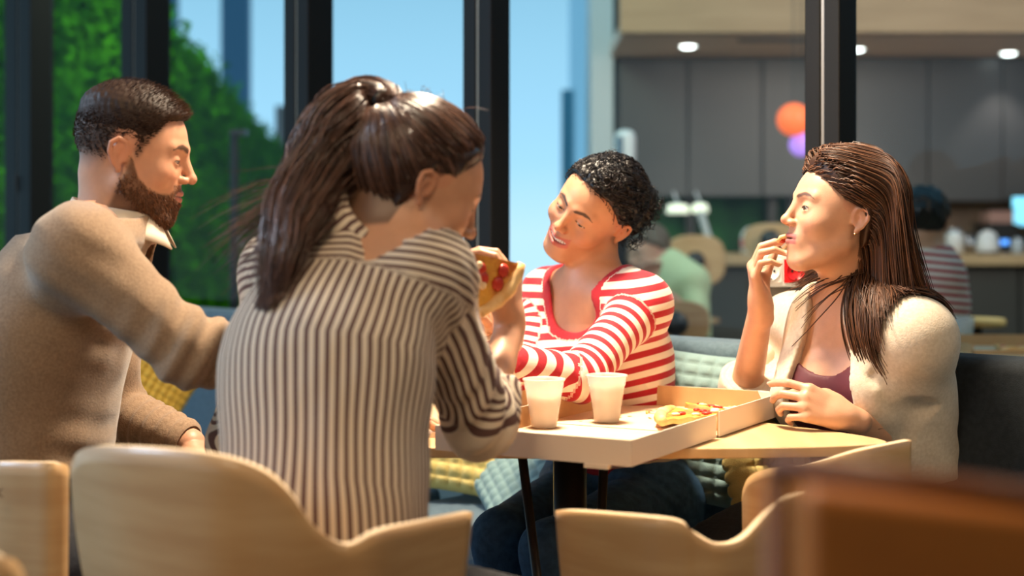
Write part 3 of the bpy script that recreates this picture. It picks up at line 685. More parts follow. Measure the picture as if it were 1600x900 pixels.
cushion('cushion', 'pale mint waffle cushion lying beside the laughing woman, under the table', P(842, 752, 3.30), (-.45, -.55, .75), (.45, -.1, .5), .30, .30, .10, MINT)
cushion('cushion', 'pale yellow waffle cushion right of the ponytail woman, below her sleeve', P(688, 655, 3.45), (-.1, -1, .35), (.1, 0, 1), .34, .36, .13, YELP)
cushion('cushion', 'mustard waffle cushion between the bearded man and his outstretched arm', P(212, 592, 4.02), (.3, -1, .2), (.6, 0, 1), .34, .34, .12, YEL, n=15)
cushion('cushion', 'yellow waffle cushion seen edge-on beside the blazer woman, under the table', P(1192, 742, 2.93), (.72, -.42, .25), (.1, .1, 1), .28, .30, .09, YELP)
# ------------------------------------------------------------------ table
def chaikin(p, n=2):
    p = [np.array(q, float) for q in p]
    for _ in range(n): p = [x for i in range(len(p)) for x in (p[i]*.75+p[(i+1) % len(p)]*.25, p[i]*.25+p[(i+1) % len(p)]*.75)]
    return p
table = empty('table', (.10, 2.60, 0)); tag(table, 'birch table holding the open pizza box and two cups', 'table')
TOPM = mat('birch_table_top', (.72, .50, .27), .38, col2=(.62, .41, .20), nscale=2, nstretch=(12, 1.5, 1), coat=.2)
pg = chaikin([(.700, 2.435), (.54, 2.345), (.10, 2.325), (-.33, 2.36), (-.48, 2.62), (-.30, 3.02), (.02, 3.10)], 3)
b = MB(); b.prism([tuple(q) for q in pg], .722, .74); b.build('tabletop', TOPM, table, bevel=.003)
b = MB(); b.tube([(.107, 2.62, .02), (.107, 2.62, .72)], .031, 20); b.build('column', BLACKM, table, smooth=True)
b = MB(); b.lathe([(.0, 0), (.14, 0), (.14, .01), (.04, .022), (.03, .05)], (.107, 2.62, 0), 28); b.build('base', BLACKM, table, smooth=True)
for p, q in ((P(816, 712, 2.46), P(900, 985, 2.35)), (P(944, 715, 2.55), P(915, 980, 2.52))):
    q[2] = 0; b = MB(); b.tube([p, q], .0085, 10); b.build('leg', BLACKM, table, smooth=True)
b = MB(); b.box((.107, 2.6, .715), (.22, .05, .006)); b.build('top_bracket', BLACKM, table)
# ------------------------------------------------------------------ pizza box
CARDF = mat('kraft_overexposed', (.78, .56, .37), .75, col2=(.70, .48, .30), nscale=6, bump=.05)  # overexposure put into the colour: paler version of the brown cardboard
N0 = np.array([.178, 2.13, .7425]); A_ = nrm([.487, .873, 0]); B_ = np.array([-A_[1], A_[0], 0]); Z_ = np.array([0, 0, 1.]); RB = np.stack([A_, B_, Z_], 1)
def bp(a, b_, z=0): return N0+A_*a+B_*b_+Z_*z
def panel(root, name, a0, b0, a1, b1, z0, z1, m, th=.003, inset=0):
    p, q = bp(a0, b0, (z0+z1)/2), bp(a1, b1, (z0+z1)/2); v = q-p; l = np.linalg.norm(v); v = v/l; nn = np.cross(v, Z_); bb = MB(); bb.box((p+q)/2+nn*inset, (l/2, th/2, (z1-z0)/2), np.stack([v, nn, Z_], 1)); return bb.build(name, m, root)
W_ = .345; box1 = empty('pizza_box', bp(.36, W_/2)); tag(box1, 'open cardboard pizza box, white outside, on the birch table', 'pizza box')
for nm, a0, a1 in (('lid', 0, .352), ('tray', .366, .715)):
    b = MB(); b.box(bp((a0+a1)/2, W_/2, .0015), ((a1-a0)/2, W_/2, .0012), RB); b.build(nm+'_floor', CARDF, box1)
    sets = [(a0, 0, a1, 0), (a1, W_, a0, W_)] + ([(0, W_, 0, 0)] if nm == 'lid' else [(a1, 0, a1, W_)])
    for q in sets:
        h_ = .040 if nm == 'lid' else .043
        o = panel(box1, 'side_panel', *q, 0, h_, CARDW, .0022, 0); li = panel(box1, 'kraft_lining', *q, .001, h_-.0008, CARD, .002, -.0023); 
for a, bb_, da, db in ((.713, .343, -.05, -.06), (.713, .002, -.045, .05)):
    V = [bp(a, bb_, .042), bp(a+da, bb_, .0425), bp(a, bb_+db, .0425), bp(a+da*.45, bb_+db*.45, .004)]; b = MB(); b.add(V+[v+np.array([0, -.0015, .0015]) for v in V], [(0, 1, 3), (0, 3, 2), (1, 2, 3), (4, 7, 5), (4, 6, 7), (0, 4, 5, 1), (0, 2, 6, 4)]); b.build('corner_flap', CARDW, box1)
b = MB(); b.box(bp(.352, W_*.5, .001), (.012, W_*.45, .001), RB); b.build('hinge_strip', CARDF, box1)
b = MB(); b.box(bp(-.001, .055, -.003), (.006, .02, .003), RB); b.build('lock_tab', CARDW, box1)
GREASE = mat('grease_stain', (.45, .20, .07), .4)
r = np.random.default_rng(12)
bs = MB()
for k in range(26):
    a, b_ = .40+.25*r.random(), .10+.20*r.random(); w1, w2, an = .003+.012*r.random(), .002+.003*r.random(), r.random()*3; V = [bp(a+w1*math.cos(t)*math.cos(an)-w2*math.sin(t)*math.sin(an), b_+w1*math.cos(t)*math.sin(an)+w2*math.sin(t)*math.cos(an), .0033) for t in np.linspace(0, 6.283, 9)[:-1]]; bs.add(V, [tuple(range(8))])
o = bs.build('sauce_smears', GREASE, box1); o['kind'] = 'stuff'
for k in range(7):
    p = bp(.46+.2*r.random(), .14+.15*r.random(), .006); b = MB(); b.box(p, tuple(.002+.004*r.random(3))); o = b.build('crumb', mat('crumb', (.75, .5, .2), .7) if k == 0 else bpy.data.materials['crumb'], None, bevel=.0015); tag(o, ['pale crumb %s on the kraft tray floor' % q for q in ('nearest the back corner flap', 'beside the left tray wall', 'between the right cup and the slices', 'in the middle of the grease smears', 'nearest the hinge of the box', 'closest to the back pizza slice', 'under the back wall of the tray')][k], 'crumb', 'crumbs in the open pizza box')
# second box, lower, behind the cups
box2 = empty('pizza_box', P(840, 628, 2.86)); tag(box2, 'low cardboard box behind the left cup, red object inside', 'pizza box')
c = P(842, 628, 2.86)
for (x0, x1, z0, z1, y, m) in ((-.10, .115, .742, .79, .03, CARD), (.0, .11, .742, .785, .12, CARDW)): 
    b = MB(); b.box((c[0]+(x0+x1)/2, c[1]+y, (z0+z1)/2), ((x1-x0)/2, .0015, (z1-z0)/2)); b.build('side_panel', m, box2)
b = MB(); b.box((c[0], c[1]+.075, .7425), (.1, .045, .0015)); b.build('tray_floor', CARD, box2)
b = MB(); b.lathe([(.0, 0), (.022, 0), (.024, .034), (.020, .038), (.0, .038)], (P(812, 620, 2.93)[0], 2.93, .745), 20); o = b.build('sauce_tub', mat('red_plastic', (.65, .02, .02), .35), smooth=True); tag(o, 'small red tub behind the left cup by the striped sleeve', 'tub')
# ------------------------------------------------------------------ pizza slices
CHEESE = mat('melted_cheese', (.85, .42, .06), .35, col2=(.62, .16, .03), nscale=28, bump=1.0, bscale=90, spec=.6, contrast=(.45, .62)); CRUST = mat('baked_crust', (.72, .36, .10), .6, col2=(.82, .58, .28), nscale=25, bump=.6, bscale=80); TOM = mat('red_topping', (.55, .04, .02), .35); HAM = mat('pale_topping', (.85, .62, .38), .5)
def slice_(label, tip, cl, crr, group=None, sag=.0, sc=1, seed=0, name='pizza_slice'):
    tip, cl, crr = [np.asarray(v, float) for v in (tip, cl, crr)]; r = np.random.default_rng(seed); n_ = nrm(np.cross(cl-tip, crr-tip)); 
    if n_[2] < 0 and abs(n_[2]) > .2: n_ = -n_
    elif abs(n_[2]) <= .2 and n_[1] > 0: n_ = -n_
    root = empty(name, (tip+cl+crr)/3); tag(root, label, 'pizza', group); G = 14
    def pt(i, j, off): 
        u = i/G; v = j/G if G else 0; p = tip+(cl-tip)*u*(1-v)+(crr-tip)*u*v; return p-n_*sag*(1-u)**2+n_*off+n_*.0015*math.sin(i*2.1+j*1.3+seed)
    b = MB(); V = [pt(i, j, .006) for i in range(G+1) for j in range(G+1)]+[pt(i, j, -.003) for i in range(G+1) for j in range(G+1)]; o = (G+1)**2
    F = [(i*(G+1)+j, (i+1)*(G+1)+j, (i+1)*(G+1)+j+1, i*(G+1)+j+1) for i in range(G) for j in range(G)]; Fb = [tuple(o+k for k in f[::-1]) for f in F]
    F2 = [(i*(G+1)+e, (i+1)*(G+1)+e, o+(i+1)*(G+1)+e, o+i*(G+1)+e) for i in range(G) for e in (0, G)]
    b.add(V, F); b.build('cheese', CHEESE, root, smooth=True); b = MB(); b.add(V, Fb+F2); b.build('base', CRUST, root, smooth=True)
    m = 10; pts = [cl+(crr-cl)*(k/m)+nrm((cl+crr)/2-tip)*.012*math.sin(math.pi*k/m)+n_*.004 for k in range(m+1)]; b = MB(); b.tube(pts, [.007+.005*math.sin(math.pi*(k+.7)/(m+1.4))+.0012*math.sin(k*2.3+seed) for k in range(m+1)], 12); b.build('crust', CRUST, root, smooth=True)
    for k in range(7):
        u = .3+.6*r.random(); v = .12+.76*r.random(); p = tip+(cl-tip)*u*(1-v)+(crr-tip)*u*v-n_*sag*(1-u)**2+n_*.008; rr = .006+.006*r.random(); b = MB(); b.lathe([(.0, .003), (rr*.7, .0025), (rr, .0005), (rr*.8, -.002)], p, 10, n_); b.build('topping', (TOM, HAM)[k % 2], root, smooth=True)
    return root
g2 = 'pizza slices in the open box'
slice_('pizza slice in the box, nearest, behind the white side panel', P(1150, 650, 2.60)+np.array([0, 0, .0]), P(1035, 662, 2.50), P(1052, 642, 2.68), g2, seed=1)
slice_('pizza slice in the box beside the gap in the side panel', (P(1110, 640, 2.70)), P(1105, 668, 2.50), P(1150, 655, 2.60), g2, seed=2)
slice_('pizza slice at the back of the box near the blazer woman\'s fingers', P(1070, 634, 2.78), P(1140, 644, 2.74), P(1158, 652, 2.62), g2, seed=3)
for o in bpy.data.objects:
    if o.name.startswith('pizza_slice'):
        pass
slice_('large cheesy pizza slice held to the mouth of the ponytail woman', P(727, 394, 2.15), P(812, 412, 2.22), P(748, 488, 2.17), seed=4)
# the bite held by the blazer woman
root = empty('pizza_bite', P(1224, 380, 2.68)); tag(root, 'small curled piece of crust held to the lips of the blazer woman', 'pizza')
c = P(1224, 379, 2.675); b = MB(); b.tube([c+np.array(q) for q in ((-.011, 0, .001), (-.006, -.006, .010), (.003, -.006, .012), (.011, -.002, .006), (.014, 0, -.0))], [.003, .0042, .0048, .0046, .003], 10); b.build('crust', CRUST, root, smooth=True)
b = MB(); b.tube([c+np.array(q) for q in ((.014, 0, .003), (.006, -.004, -.004), (-.003, -.002, -.010))], [.0045, .0058, .0035], 10); b.build('crumb_side', HAM, root, smooth=True)
b = MB(); b.tube([c+np.array(q) for q in ((-.006, .001, .004), (.004, .001, .003))], [.005, .005], 8); b.build('filling', TOM, root, smooth=True)
# ------------------------------------------------------------------ cups
CUPM = bpy.data.materials.new('translucent_plastic'); CUPM.use_nodes = True; t = CUPM.node_tree; pb = t.nodes['Principled BSDF']; pb.inputs['Base Color'].default_value = (.9, .87, .83, 1); pb.inputs['Roughness'].default_value = .25
ou = [n for n in t.nodes if n.type == 'OUTPUT_MATERIAL'][0]; mx = t.nodes.new('ShaderNodeMixShader'); tr = t.nodes.new('ShaderNodeBsdfTransparent'); mx.inputs[0].default_value = .34; t.links.new(tr.outputs[0], mx.inputs[1]); t.links.new(pb.outputs[0], mx.inputs[2]); t.links.new(mx.outputs[0], ou.inputs[0])
DRINK = mat('milky_drink', (.40, .26, .17), .5)
for x, y, lab, fill in ((850, 668, 'left translucent plastic cup, about two thirds full, on the box lid', .056), (948, 660, 'right translucent plastic cup, fuller, beside the box tray', .068)):
    d = (CAMZ-.7455)*FPX/(y-HOR); c = np.array([(x-800)*d/FPX, d, .7455]); root = empty('plastic_cup', c); tag(root, lab, 'cup', None)
    b = MB(); b.lathe([(.0, .001), (.0225, .001), (.0235, .004), (.0335, .068), (.0345, .069), (.0360, .083), (.0385, .085), (.0385, .088), (.0355, .0885), (.0350, .083), (.0335, .070), (.0325, .068), (.0225, .005), (.0, .004)], c, 40); b.build('cup_wall', CUPM, root, smooth=True)
    b = MB(); b.lathe([(.0, .0045), (.0218, .0045), (.0220+.0100*fill/.064*.95, fill), (.0, fill)], c, 32); b.build('drink', DRINK, root, smooth=True)
# ------------------------------------------------------------------ moulded plywood chairs
def cat_pts(ctl, n):
    c = np.array(ctl, float); u = np.linspace(0, len(c)-1, n); i = np.minimum(u.astype(int), len(c)-2); t = (u-i)[:, None]
    p0, p1, p2, p3 = c[np.maximum(i-1, 0)], c[i], c[i+1], c[np.minimum(i+2, len(c)-1)]
    return .5*((2*p1)+(-p0+p2)*t+(2*p0-5*p1+4*p2-p3)*t*t+(-p0+3*p1-3*p2+p3)*t**3)
def ply_chair(label, ctl, centre, group, zb=.47, tuck=.12, legs=True, mark=False):
    top = cat_pts([P(*q) for q in ctl], 60); cx, cy = centre; root = empty('chair', (cx, cy, 0)); tag(root, label, 'chair', group)
    M = 16; V = []
    for p in top:
        for k in range(M+1):
            s = k/M; z = zb+(p[2]-zb)*s; sh = tuck*(1-s)**1.3; q = np.array([p[0]+(cx-p[0])*sh, p[1]+(cy-p[1])*sh, z]); V.append(q)
    n = len(top); b = MB(); b.add(V, [(i*(M+1)+k, (i+1)*(M+1)+k, (i+1)*(M+1)+k+1, i*(M+1)+k+1) for i in range(n-1) for k in range(M)])
    o = b.build('backrest', WOOD, root, smooth=True); m = o.modifiers.new('s', 'SOLIDIFY'); m.thickness = .013; m.offset = 0; o.data.materials.append(WOODEDGE); m.material_offset_rim = 1
    low = [V[i*(M+1)] for i in range(0, n, 3)]; ft = [np.array([2*cx-p[0], 2*cy-p[1], zb]) for p in low]
    poly_ = [(p[0], p[1]) for p in low]; cc = np.mean(poly_, 0); poly_ = poly_+[(p[0]*.92+cx*.08, p[1]*.92+cy*.08) for p in ft[2:-2]]
    an = sorted(poly_, key=lambda q: math.atan2(q[1]-cy, q[0]-cx)); b = MB(); b.prism(chaikin(an, 1) and [tuple(q) for q in chaikin(an, 1)], zb-.022, zb-.004); b.build('seat', WOOD, root, bevel=.004)
    for sx in (-1, 1):
        for sy in (-1, 1): b = MB(); b.tube([(cx+sx*.12, cy+sy*.12, zb-.02), (cx+sx*.20, cy+sy*.20, 0)], [.016, .010], 12); b.build('leg', BLACKM, root, smooth=True)
    return root
gch = 'moulded plywood chairs at the tables'
ply_chair('birch plywood chair with a dipped back, under the ponytail woman', [(122, 790, 1.87), (119, 728, 1.85), (138, 700, 1.81), (200, 697, 1.73), (320, 707, 1.66), (400, 728, 1.65), (450, 765, 1.65), (490, 820, 1.66), (540, 850, 1.68), (590, 828, 1.70), (650, 815, 1.76), (732, 799, 1.86)], (-.29, 1.93), gch, tuck=.17)
ply_chair('birch plywood chair with a dipped back, empty, in front of the pizza box', [(874, 797, 2.02), (900, 797, 1.98), (1000, 805, 1.90), (1060, 813, 1.88), (1085, 832, 1.88), (1120, 849, 1.88), (1160, 838, 1.90), (1212, 786, 1.93), (1270, 765, 1.97), (1330, 760, 2.04)], (.31, 2.09), gch, tuck=.10)
ply_chair('plywood chair at the table corner, its rounded arm right of the empty chair', [(1166, 800, 2.27), (1168, 760, 2.25), (1190, 735, 2.22), (1265, 723, 2.17), (1340, 703, 2.17), (1419, 687, 2.24)], (.50, 2.30), gch, tuck=.04)
o = ply_chair('flat-topped plywood chair at the left edge, dark mark on its back', [(-70, 735, 2.16), (-20, 722, 2.02), (60, 722, 1.97), (92, 723, 1.97), (101, 733, 1.99)], (-.78, 2.15), gch, tuck=.03)
MARK = mat('dark_stamp', (.10, .05, .02), .7); a = P(-3, 770, 1.955)
b = MB()
for (x0, z0, x1, z1) in ((0, -.006, 0, .006), (0, 0, .006, .006), (0, 0, .006, -.006)): b.tube([a+np.array([x0, 0, z0]), a+np.array([x1, 0, z1])], .0008, 6)
b.build('stamped_mark', MARK, o)
ply_chair('plywood chair behind the bearded man, wood showing past his belly', [(-140, 640, 2.35), (-120, 640, 2.6), (-40, 650, 2.72), (60, 660, 2.78), (150, 662, 2.80), (204, 664, 2.78), (207, 690, 2.77)], (-.80, 2.45), gch, tuck=.02)
ply_chair('plywood chair arm in the bottom left corner, nearest the photographer', [(-120, 880, 1.45), (-40, 866, 1.40), (0, 868, 1.38), (20, 882, 1.40), (30, 905, 1.43)], (-.60, 1.55), gch, tuck=.02)
# foreground leather armchair, far out of focus
LEA = mat('tan_leather', (.46, .15, .02), .5, col2=(.36, .11, .013), nscale=5, bump=.3, bscale=60, coat=.2)
arm = empty('armchair', (.35, .80, 0)); tag(arm, 'blurred tan leather armchair back in the bottom right foreground', 'armchair')
a, c = P(1203, 712, .84), P(1700, 775, .80); 
V = [(a[0], a[1]), (c[0], c[1]), (c[0]+.01, c[1]-.06), (a[0]+.01, a[1]-.06)]
def slab(name, x0, x1, zt0, zt1, y0, y1, z0, m):
    b = MB(); V = [(x0, y0, z0), (x1, y0, z0), (x1, y1, z0), (x0, y1, z0), (x0, y0, zt0), (x1, y0, zt1), (x1, y1, zt1), (x0, y1, zt0)]
    b.add(V, [(0, 1, 2, 3), (4, 7, 6, 5), (0, 4, 5, 1), (1, 5, 6, 2), (2, 6, 7, 3), (3, 7, 4, 0)]); return b.build(name, m, arm, bevel=.008, seg=3)
slab('backrest', a[0]+.012, c[0], a[2]-.012, c[2]-.012, .79, .84, .45, LEA)
slab('top_rail', a[0], c[0]+.01, a[2], c[2], .785, .845, a[2]-.03, mat('dark_leather_piping', (.13, .022, .004), .4)) if False else None
LEP = mat('dark_leather_piping', (.17, .05, .008), .5); LEL = mat('light_leather_edge', (.55, .20, .03), .4)
b = MB(); b.tube([a+np.array([0, 0, -.006]), c+np.array([0, 0, -.006])], .009, 12); b.build('top_piping', LEP, arm, smooth=True)
b = MB(); b.tube([a+np.array([.004, 0, -.006]), np.array([a[0]+.004, a[1], .45])], .007, 12); b.build('side_piping', LEP, arm, smooth=True)
b = MB(); b.tube([a+np.array([.018, -.04, -.03]), np.array([a[0]+.018, a[1]-.04, .45])], .0045, 12); b.build('edge_band', LEL, arm, smooth=True)
slab('seat', a[0]+.01, c[0], .45, .45, .25, .84, .36, LEA)
for x in (a[0]+.04, c[0]-.04):
    for y in (.30, .80): b = MB(); b.tube([(x, y, .36), (x, y, 0)], .014, 10); b.build('leg', BLACKM, arm, smooth=True)
# ------------------------------------------------------------------ sockets
WPL = mat('white_socket_plastic', (.80, .78, .74), .35); RPL = mat('red_socket_plastic', (.75, .01, .015), .35); DKP = mat('dark_hole', (.01, .01, .01), .5)
def socket_box(label, x0, x1, y0, y1, d, cols, floor=True):
    a, c = P(x0, y0, d), P(x1, y1, d); root = empty('socket_box', (a+c)/2); tag(root, label, 'socket'); 
    b = MB(); b.box((a+c)/2+np.array([0, .02, 0]), ((c[0]-a[0])/2, .02, (a[2]-c[2])/2)); b.build('housing', WPL, root, bevel=.004)
    n = len(cols); hh = (a[2]-c[2])*.36; pitch = hh*2.12; xs_ = [(a[0]+c[0])/2+.002+(i-(n-1)/2)*pitch for i in range(n)]
    for x, m in zip(xs_, cols):
        cc = np.array([x, d-.0005, (a[2]+c[2])/2]); b = MB(); b.box(cc, (hh*.98, .0015, hh)); p = b.build('socket_plate', m, root, bevel=.0008)
        b = MB(); b.lathe([(hh*.80, -.0006), (hh*.80, .0022), (hh*.74, .0022), (hh*.72, .0006), (0, .0006)], cc+np.array([0, -.0012, 0]), 28, (0, -1, 0)); b.build('recess_ring', m, p, smooth=True)
        for s in (-1, 1): b = MB(); b.lathe([(0, .0008), (hh*.11, .0008), (hh*.11, 0)], cc+np.array([s*hh*.30, -.0020, 0]), 10, (0, -1, 0)); b.build('pin_hole', DKP, p)
        for s in (-1, 1): b = MB(); b.box(cc+np.array([0, -.0028, s*hh*.66]), (hh*.10, .001, hh*.06)); b.build('earth_clip', STEEL, p)
    if floor:
        mx_ = a[0]*.5+c[0]*.5; b = MB(); b.box((mx_-.002, d+.03, c[2]-.10), (.021, .012, .105)); b.build('upright', mat('grey_upright', (.22, .19, .16), .6), root, bevel=.002)
        b = MB(); b.box((mx_-.026, d+.03, c[2]-.10), (.003, .006, .10)); b.build('blue_cable', mat('blue_cable', (.03, .10, .35), .5), root)
    return root
socket_box('white socket box with a red outlet beside the blazer woman\'s hand', 1186, 1258, 398, 449, 3.06, [WPL, RPL])
socket_box('white socket box edge above the mustard cushion, behind the man', 196, 232, 532, 562, 4.0, [WPL])
# ------------------------------------------------------------------ far table and pizza box, solid versions of a reflection in the glass
tb = empty('table', (1.46, 4.45, 0)); tag(tb, 'far birch table with a pizza box, built for the reflection in the glass, right edge', 'table')
b = MB(); b.box((1.75, 4.45, .725), (.42, .32, .012)); b.build('tabletop', TOPM, tb, bevel=.003); b = MB(); b.tube([(1.75, 4.45, 0), (1.75, 4.45, .715)], .03, 14); b.build('column', BLACKM, tb)
bx2 = empty('pizza_box', (1.6, 4.3, .738)); tag(bx2, 'open pizza box on the reflected far table at the right edge', 'pizza box')
for q in ((1.36, 1.86, 4.20, 4.202, .738, .75), (1.36, 1.86, 4.50, 4.503, .738, .775), (1.36, 1.363, 4.2, 4.5, .738, .765), (1.857, 1.86, 4.2, 4.5, .738, .775)): bx('side_panel', *q, CARD, bx2)
bx('tray_floor', 1.36, 1.86, 4.2, 4.5, .7372, .739, CARDF, bx2)
slice_('pizza slice in the reflected far box at the right edge, behind the bench', (1.50, 4.42, .744), (1.46, 4.24, .744), (1.60, 4.25, .744), 'slices in the far pizza box', seed=5)
slice_('pizza slice in the reflected far box beside its white corner', (1.62, 4.44, .744), (1.60, 4.26, .744), (1.74, 4.28, .744), 'slices in the far pizza box', seed=6)
c = P(1506, 522, 4.62); c[2] = .738; b = MB(); b.lathe([(0, .001), (.025, .001), (.035, .085), (.033, .085), (.023, .004), (0, .004)], c, 20); o = b.build('plastic_cup', CUPM, smooth=True); tag(o, 'clear cup on the reflected far table behind the cream blazer shoulder', 'cup')
rt = empty('side_table', P(1527, 505, 5.2)); tag(rt, 'small round yellow wooden table top beyond the glass', 'side table'); c = P(1527, 503, 5.2)
b = MB(); b.lathe([(0, -.016), (.095, -.016), (.10, -.008), (.10, .008), (.095, .014), (0, .014)], c, 30); b.build('top', mat('yellow_wood', (.85, .58, .20), .5), rt, smooth=True); b = MB(); b.tube([(c[0], c[1], 0), (c[0], c[1], c[2]-.016)], .018, 10); b.build('column', BLACKM, rt)
shellchair('chair', 'pale wooden chair with a rounded back behind the laughing woman', P(1052, 505, 5.6), .2, .30, .18, 'chair', seatz=.45)
shellchair('chair', 'beige rounded chair beyond the blazer woman\'s raised hand', P(1205, 375, 6.8), -.3, .26, .16, 'chair', seatz=.6)
# ---------------- man in the beige sweater
def make_man():
    root = empty('person', P(60, 980, 2.42)); root.location.z = .0
    tag(root, 'bearded man in profile, beige sweater over white collar, leaning on the table', 'person')
    d = 2.42
    j = dict(pelvis=P(35, 868, d), waist=P(48, 700, d), chest=P(82, 505, d), neck=P(178, 340, d), shR=P(122, 398, 2.235), shL=P(160, 405, 2.60),
             elR=P(296, 548, 2.20), wrR=P(455, 560, 2.36), elL=P(176, 642, 2.66), wrL=P(296, 694, 2.58))
    B = Body(j, (.95, .12, -.25), 1.0, True)
    for k, s in (('R', -1), ('L', 1)):
        j2 = B.j; j2['hip'+k] = j2['pelvis']+np.array([0, s*.10, 0]); j2['kn'+k] = j2['hip'+k]+np.array([.40, s*.05, .0]); j2['an'+k] = j2['kn'+k]+np.array([.02, 0, -.44])
    H = Head(P(207, 240, d), (.965, .10, -.21), (.21, 0, .98), .93, jaw=1.02, nose=1.05, male=True, eye=.45, gaze=(0, -.35), brow=(.03, .015, .008), skin=(.66, .335, .205), lip=(.50, .19, .15), brow_w=.0045)
    neckb = B.j['neck']
    neck = U([RC(H.w((0, -.032, -.045)), neckb+(neckb-H.w((0, -.03, -.05)))*.35, .052, .057), (RC(H.w((0, .0, -.07)), neckb, .048, .06), .02)])
    hL, tL = hand(B.j['wrL'], P(345, 740, 2.55)-B.j['wrL'], (0, -.3, -1), [(.5, .5, .3)]*4, right=False)
    hR, tR = hand(B.j['wrR'], (1, .5, -.25), (0, 0, -1), [(.2, .3, .2)]*4, right=True)
    tors = B.torso(); skull = U([H.node, (neck, .02)])
    fine = U([skull, (B.arm('L'), .01), hL, (B.arm('R'), .01), hR])
    coarse = U([skull, (tors, .03), B.arm('L'), B.arm('R')])
    lo, hi = bounds([H.w((x, y, z)) for x in (-.1, .1) for y in (-.12, .14) for z in (-.13, .15)], .01); lo[2] -= .085
    bx = [bounds([B.j['wr'+k]]+[t[0] for t in tt], .045) for k, tt in (('L', tL), ('R', tR))]
    bb = bounds(list(B.j.values()), .2)
    body, V = skin_mesh(root, H, fine, bx, coarse, bb, (lo, hi))
    H.eyes(root)
    # hair: short cap plus strands
    def hm(L):
        y, z = L[:, 1], L[:, 2]; x = np.abs(L[:, 0])
        hl = np.interp(y, [-.11, -.06, -.035, -.02, .010, .018, .026, .036, .048, .058, .075, .1], [-.05, -.045, -.03, .026, .030, -.004, .002, .030, .052, .070, .077, .084])
        return ss(-.004, .010, z-hl)
    def hv(L):      # thickness
        z = L[:, 2]; y = L[:, 1]; return hm(L)*(.0+.014*ss(.035, .10, z+.10*np.maximum(y, 0)))
    cap = Fn(H.skull, lambda dd, X: dd+.003-hv(H.loc(X))*1.0-.0028*hm(H.loc(X))-.0016*nz(X, 500, 3)*hm(H.loc(X)))
    o, Vh = build_field('hair', cap, lo, hi, .003, HAIRM, root, keep=lambda X: hm(H.loc(X)) > .12)
    stain_scalp(body, V, H, lambda L: ss(-.012, .05, L[:, 2]-np.interp(L[:, 1], [-.11, -.06, -.035, -.02, .010, .018, .026, .036, .048, .058, .075, .1], [-.05, -.045, -.03, .018, .020, -.014, -.008, .020, .047, .067, .075, .082])), (.07, .04, .028), .95)
    L, G = scalp_roots(H, 7500, lambda L: hm(L)**.7*(.45+.55*ss(-.02, .05, L[:, 2])), seed=2)
    vol = hv(L); ln = (.006+vol*1.25)*(.7+.5*rng.random(len(L)))
    sw = G*.75+np.stack([.15*nz(L, 60, 5), .55+.2*nz(L, 60, 6), .2+0*L[:, 0]], 1); sw /= np.linalg.norm(sw, axis=1)[:, None]
    pts = np.stack([L+G*0+sw*ln[:, None]*t+np.array([0, .25, -.12])*ln[:, None]*t*t*.5 for t in np.linspace(0, 1, 4)], 1)
    W = np.stack([H.o+(pts[:, i]*H.sc)@H.R.T for i in range(4)], 1)
    Vs, Fs = strands(W, .0006); hair_obj('hair_strands', Vs, Fs, HAIRM, o, 4)
    # beard
    r = np.random.default_rng(5); d0 = r.normal(size=(60000, 3)); d0 /= np.linalg.norm(d0, axis=1)[:, None]; L = np.array([0, .03, -.045])+d0*.1
    f = H.node.b.ev
    for _ in range(6): L = L-f(L)[:, None]*grad(f, L)
    m = (r.random(len(L)) < H.beard(L)*.9) & (np.abs(f(L)) < .002); L = L[m][:6500]; G = grad(f, L)
    dr = G*.55+np.array([0, .25, -.75])+r.normal(size=L.shape)*.22; dr /= np.linalg.norm(dr, axis=1)[:, None]
    ln = (.0035+.006*ss(-.03, -.10, L[:, 2]))*(.6+.6*r.random(len(L))); ln *= np.where((L[:, 2] > -.055) & (np.abs(L[:, 0]) < .03), .55, 1)
    pts = np.stack([L+dr*ln[:, None]*t for t in np.linspace(0, 1, 4)], 1); W = np.stack([H.o+(pts[:, i]*H.sc)@H.R.T for i in range(4)], 1)
    Vs, Fs = strands(W, .00055); hair_obj('beard', Vs, Fs, BEARDM, root, 4)
    # eyebrow hairs
    # sweater
    jj = B.j; up = B.up
    sw = U([B.torso(.014, loose=.012), (sleeve(B, 'R', .012, 1, -.005), .035), (sleeve(B, 'L', .010, 1, -.005), .03)])
    nk = nrm(H.w((0, -.02, -.06))-neckb); nk2 = nrm(nk+np.array([-.22, 0, .1]))
    sw = local_cut(sw, neckb, .16, neckb-nk2*.004, nk2)
    sw = Sub(sw, [(RC(neckb-nk*.06, neckb+nk*.2, .066, .072), .008)])
    sw = plane_cut(sw, P(60, 722, 2.4), (-.1, 0, -1))
    elR, elL = jj['elR'], jj['elL']; axR = nrm(jj['wrR']-jj['shR']); axL = nrm(jj['wrL']-jj['elL'])
    def disp(dd, X):
        w = folds(X, elR+np.array([.03, -.03, .02]), axR, .0075, .040, .10, 1)+folds(X, elL*.4+jj['wrL']*.6, axL, .0045, .026, .13, 2)
        w += folds(X, jj['waist']+np.array([.09, -.05, -.05]), (.45, 0, 1), .0055, .06, .11, 3)+folds(X, jj['shR']*.75+jj['chest']*.25+np.array([.06, 0, .0]), (.5, 0, .8), .004, .05, .13, 4)
        return dd-w-.0050*nz(X, 24, 8)-.0015*nz(X, 80, 9)
    build_field('sweater', Fn(sw, disp), bb[0]-.05, bb[1]+.05, .0065, SWEAT, root)
    # ribbed cuff of the far arm, hem
    a = jj['wrL']; n = nrm(a-jj['elL']); bm = MB(); bm.lathe([(.030, .0)]+[(.0405+.0012*(i % 2), -.048+.003*i) for i in range(16)]+[(.034, .002)], a-n*.004, 28, n); bm.build('ribbed_cuff', SWEAT, root, smooth=True)
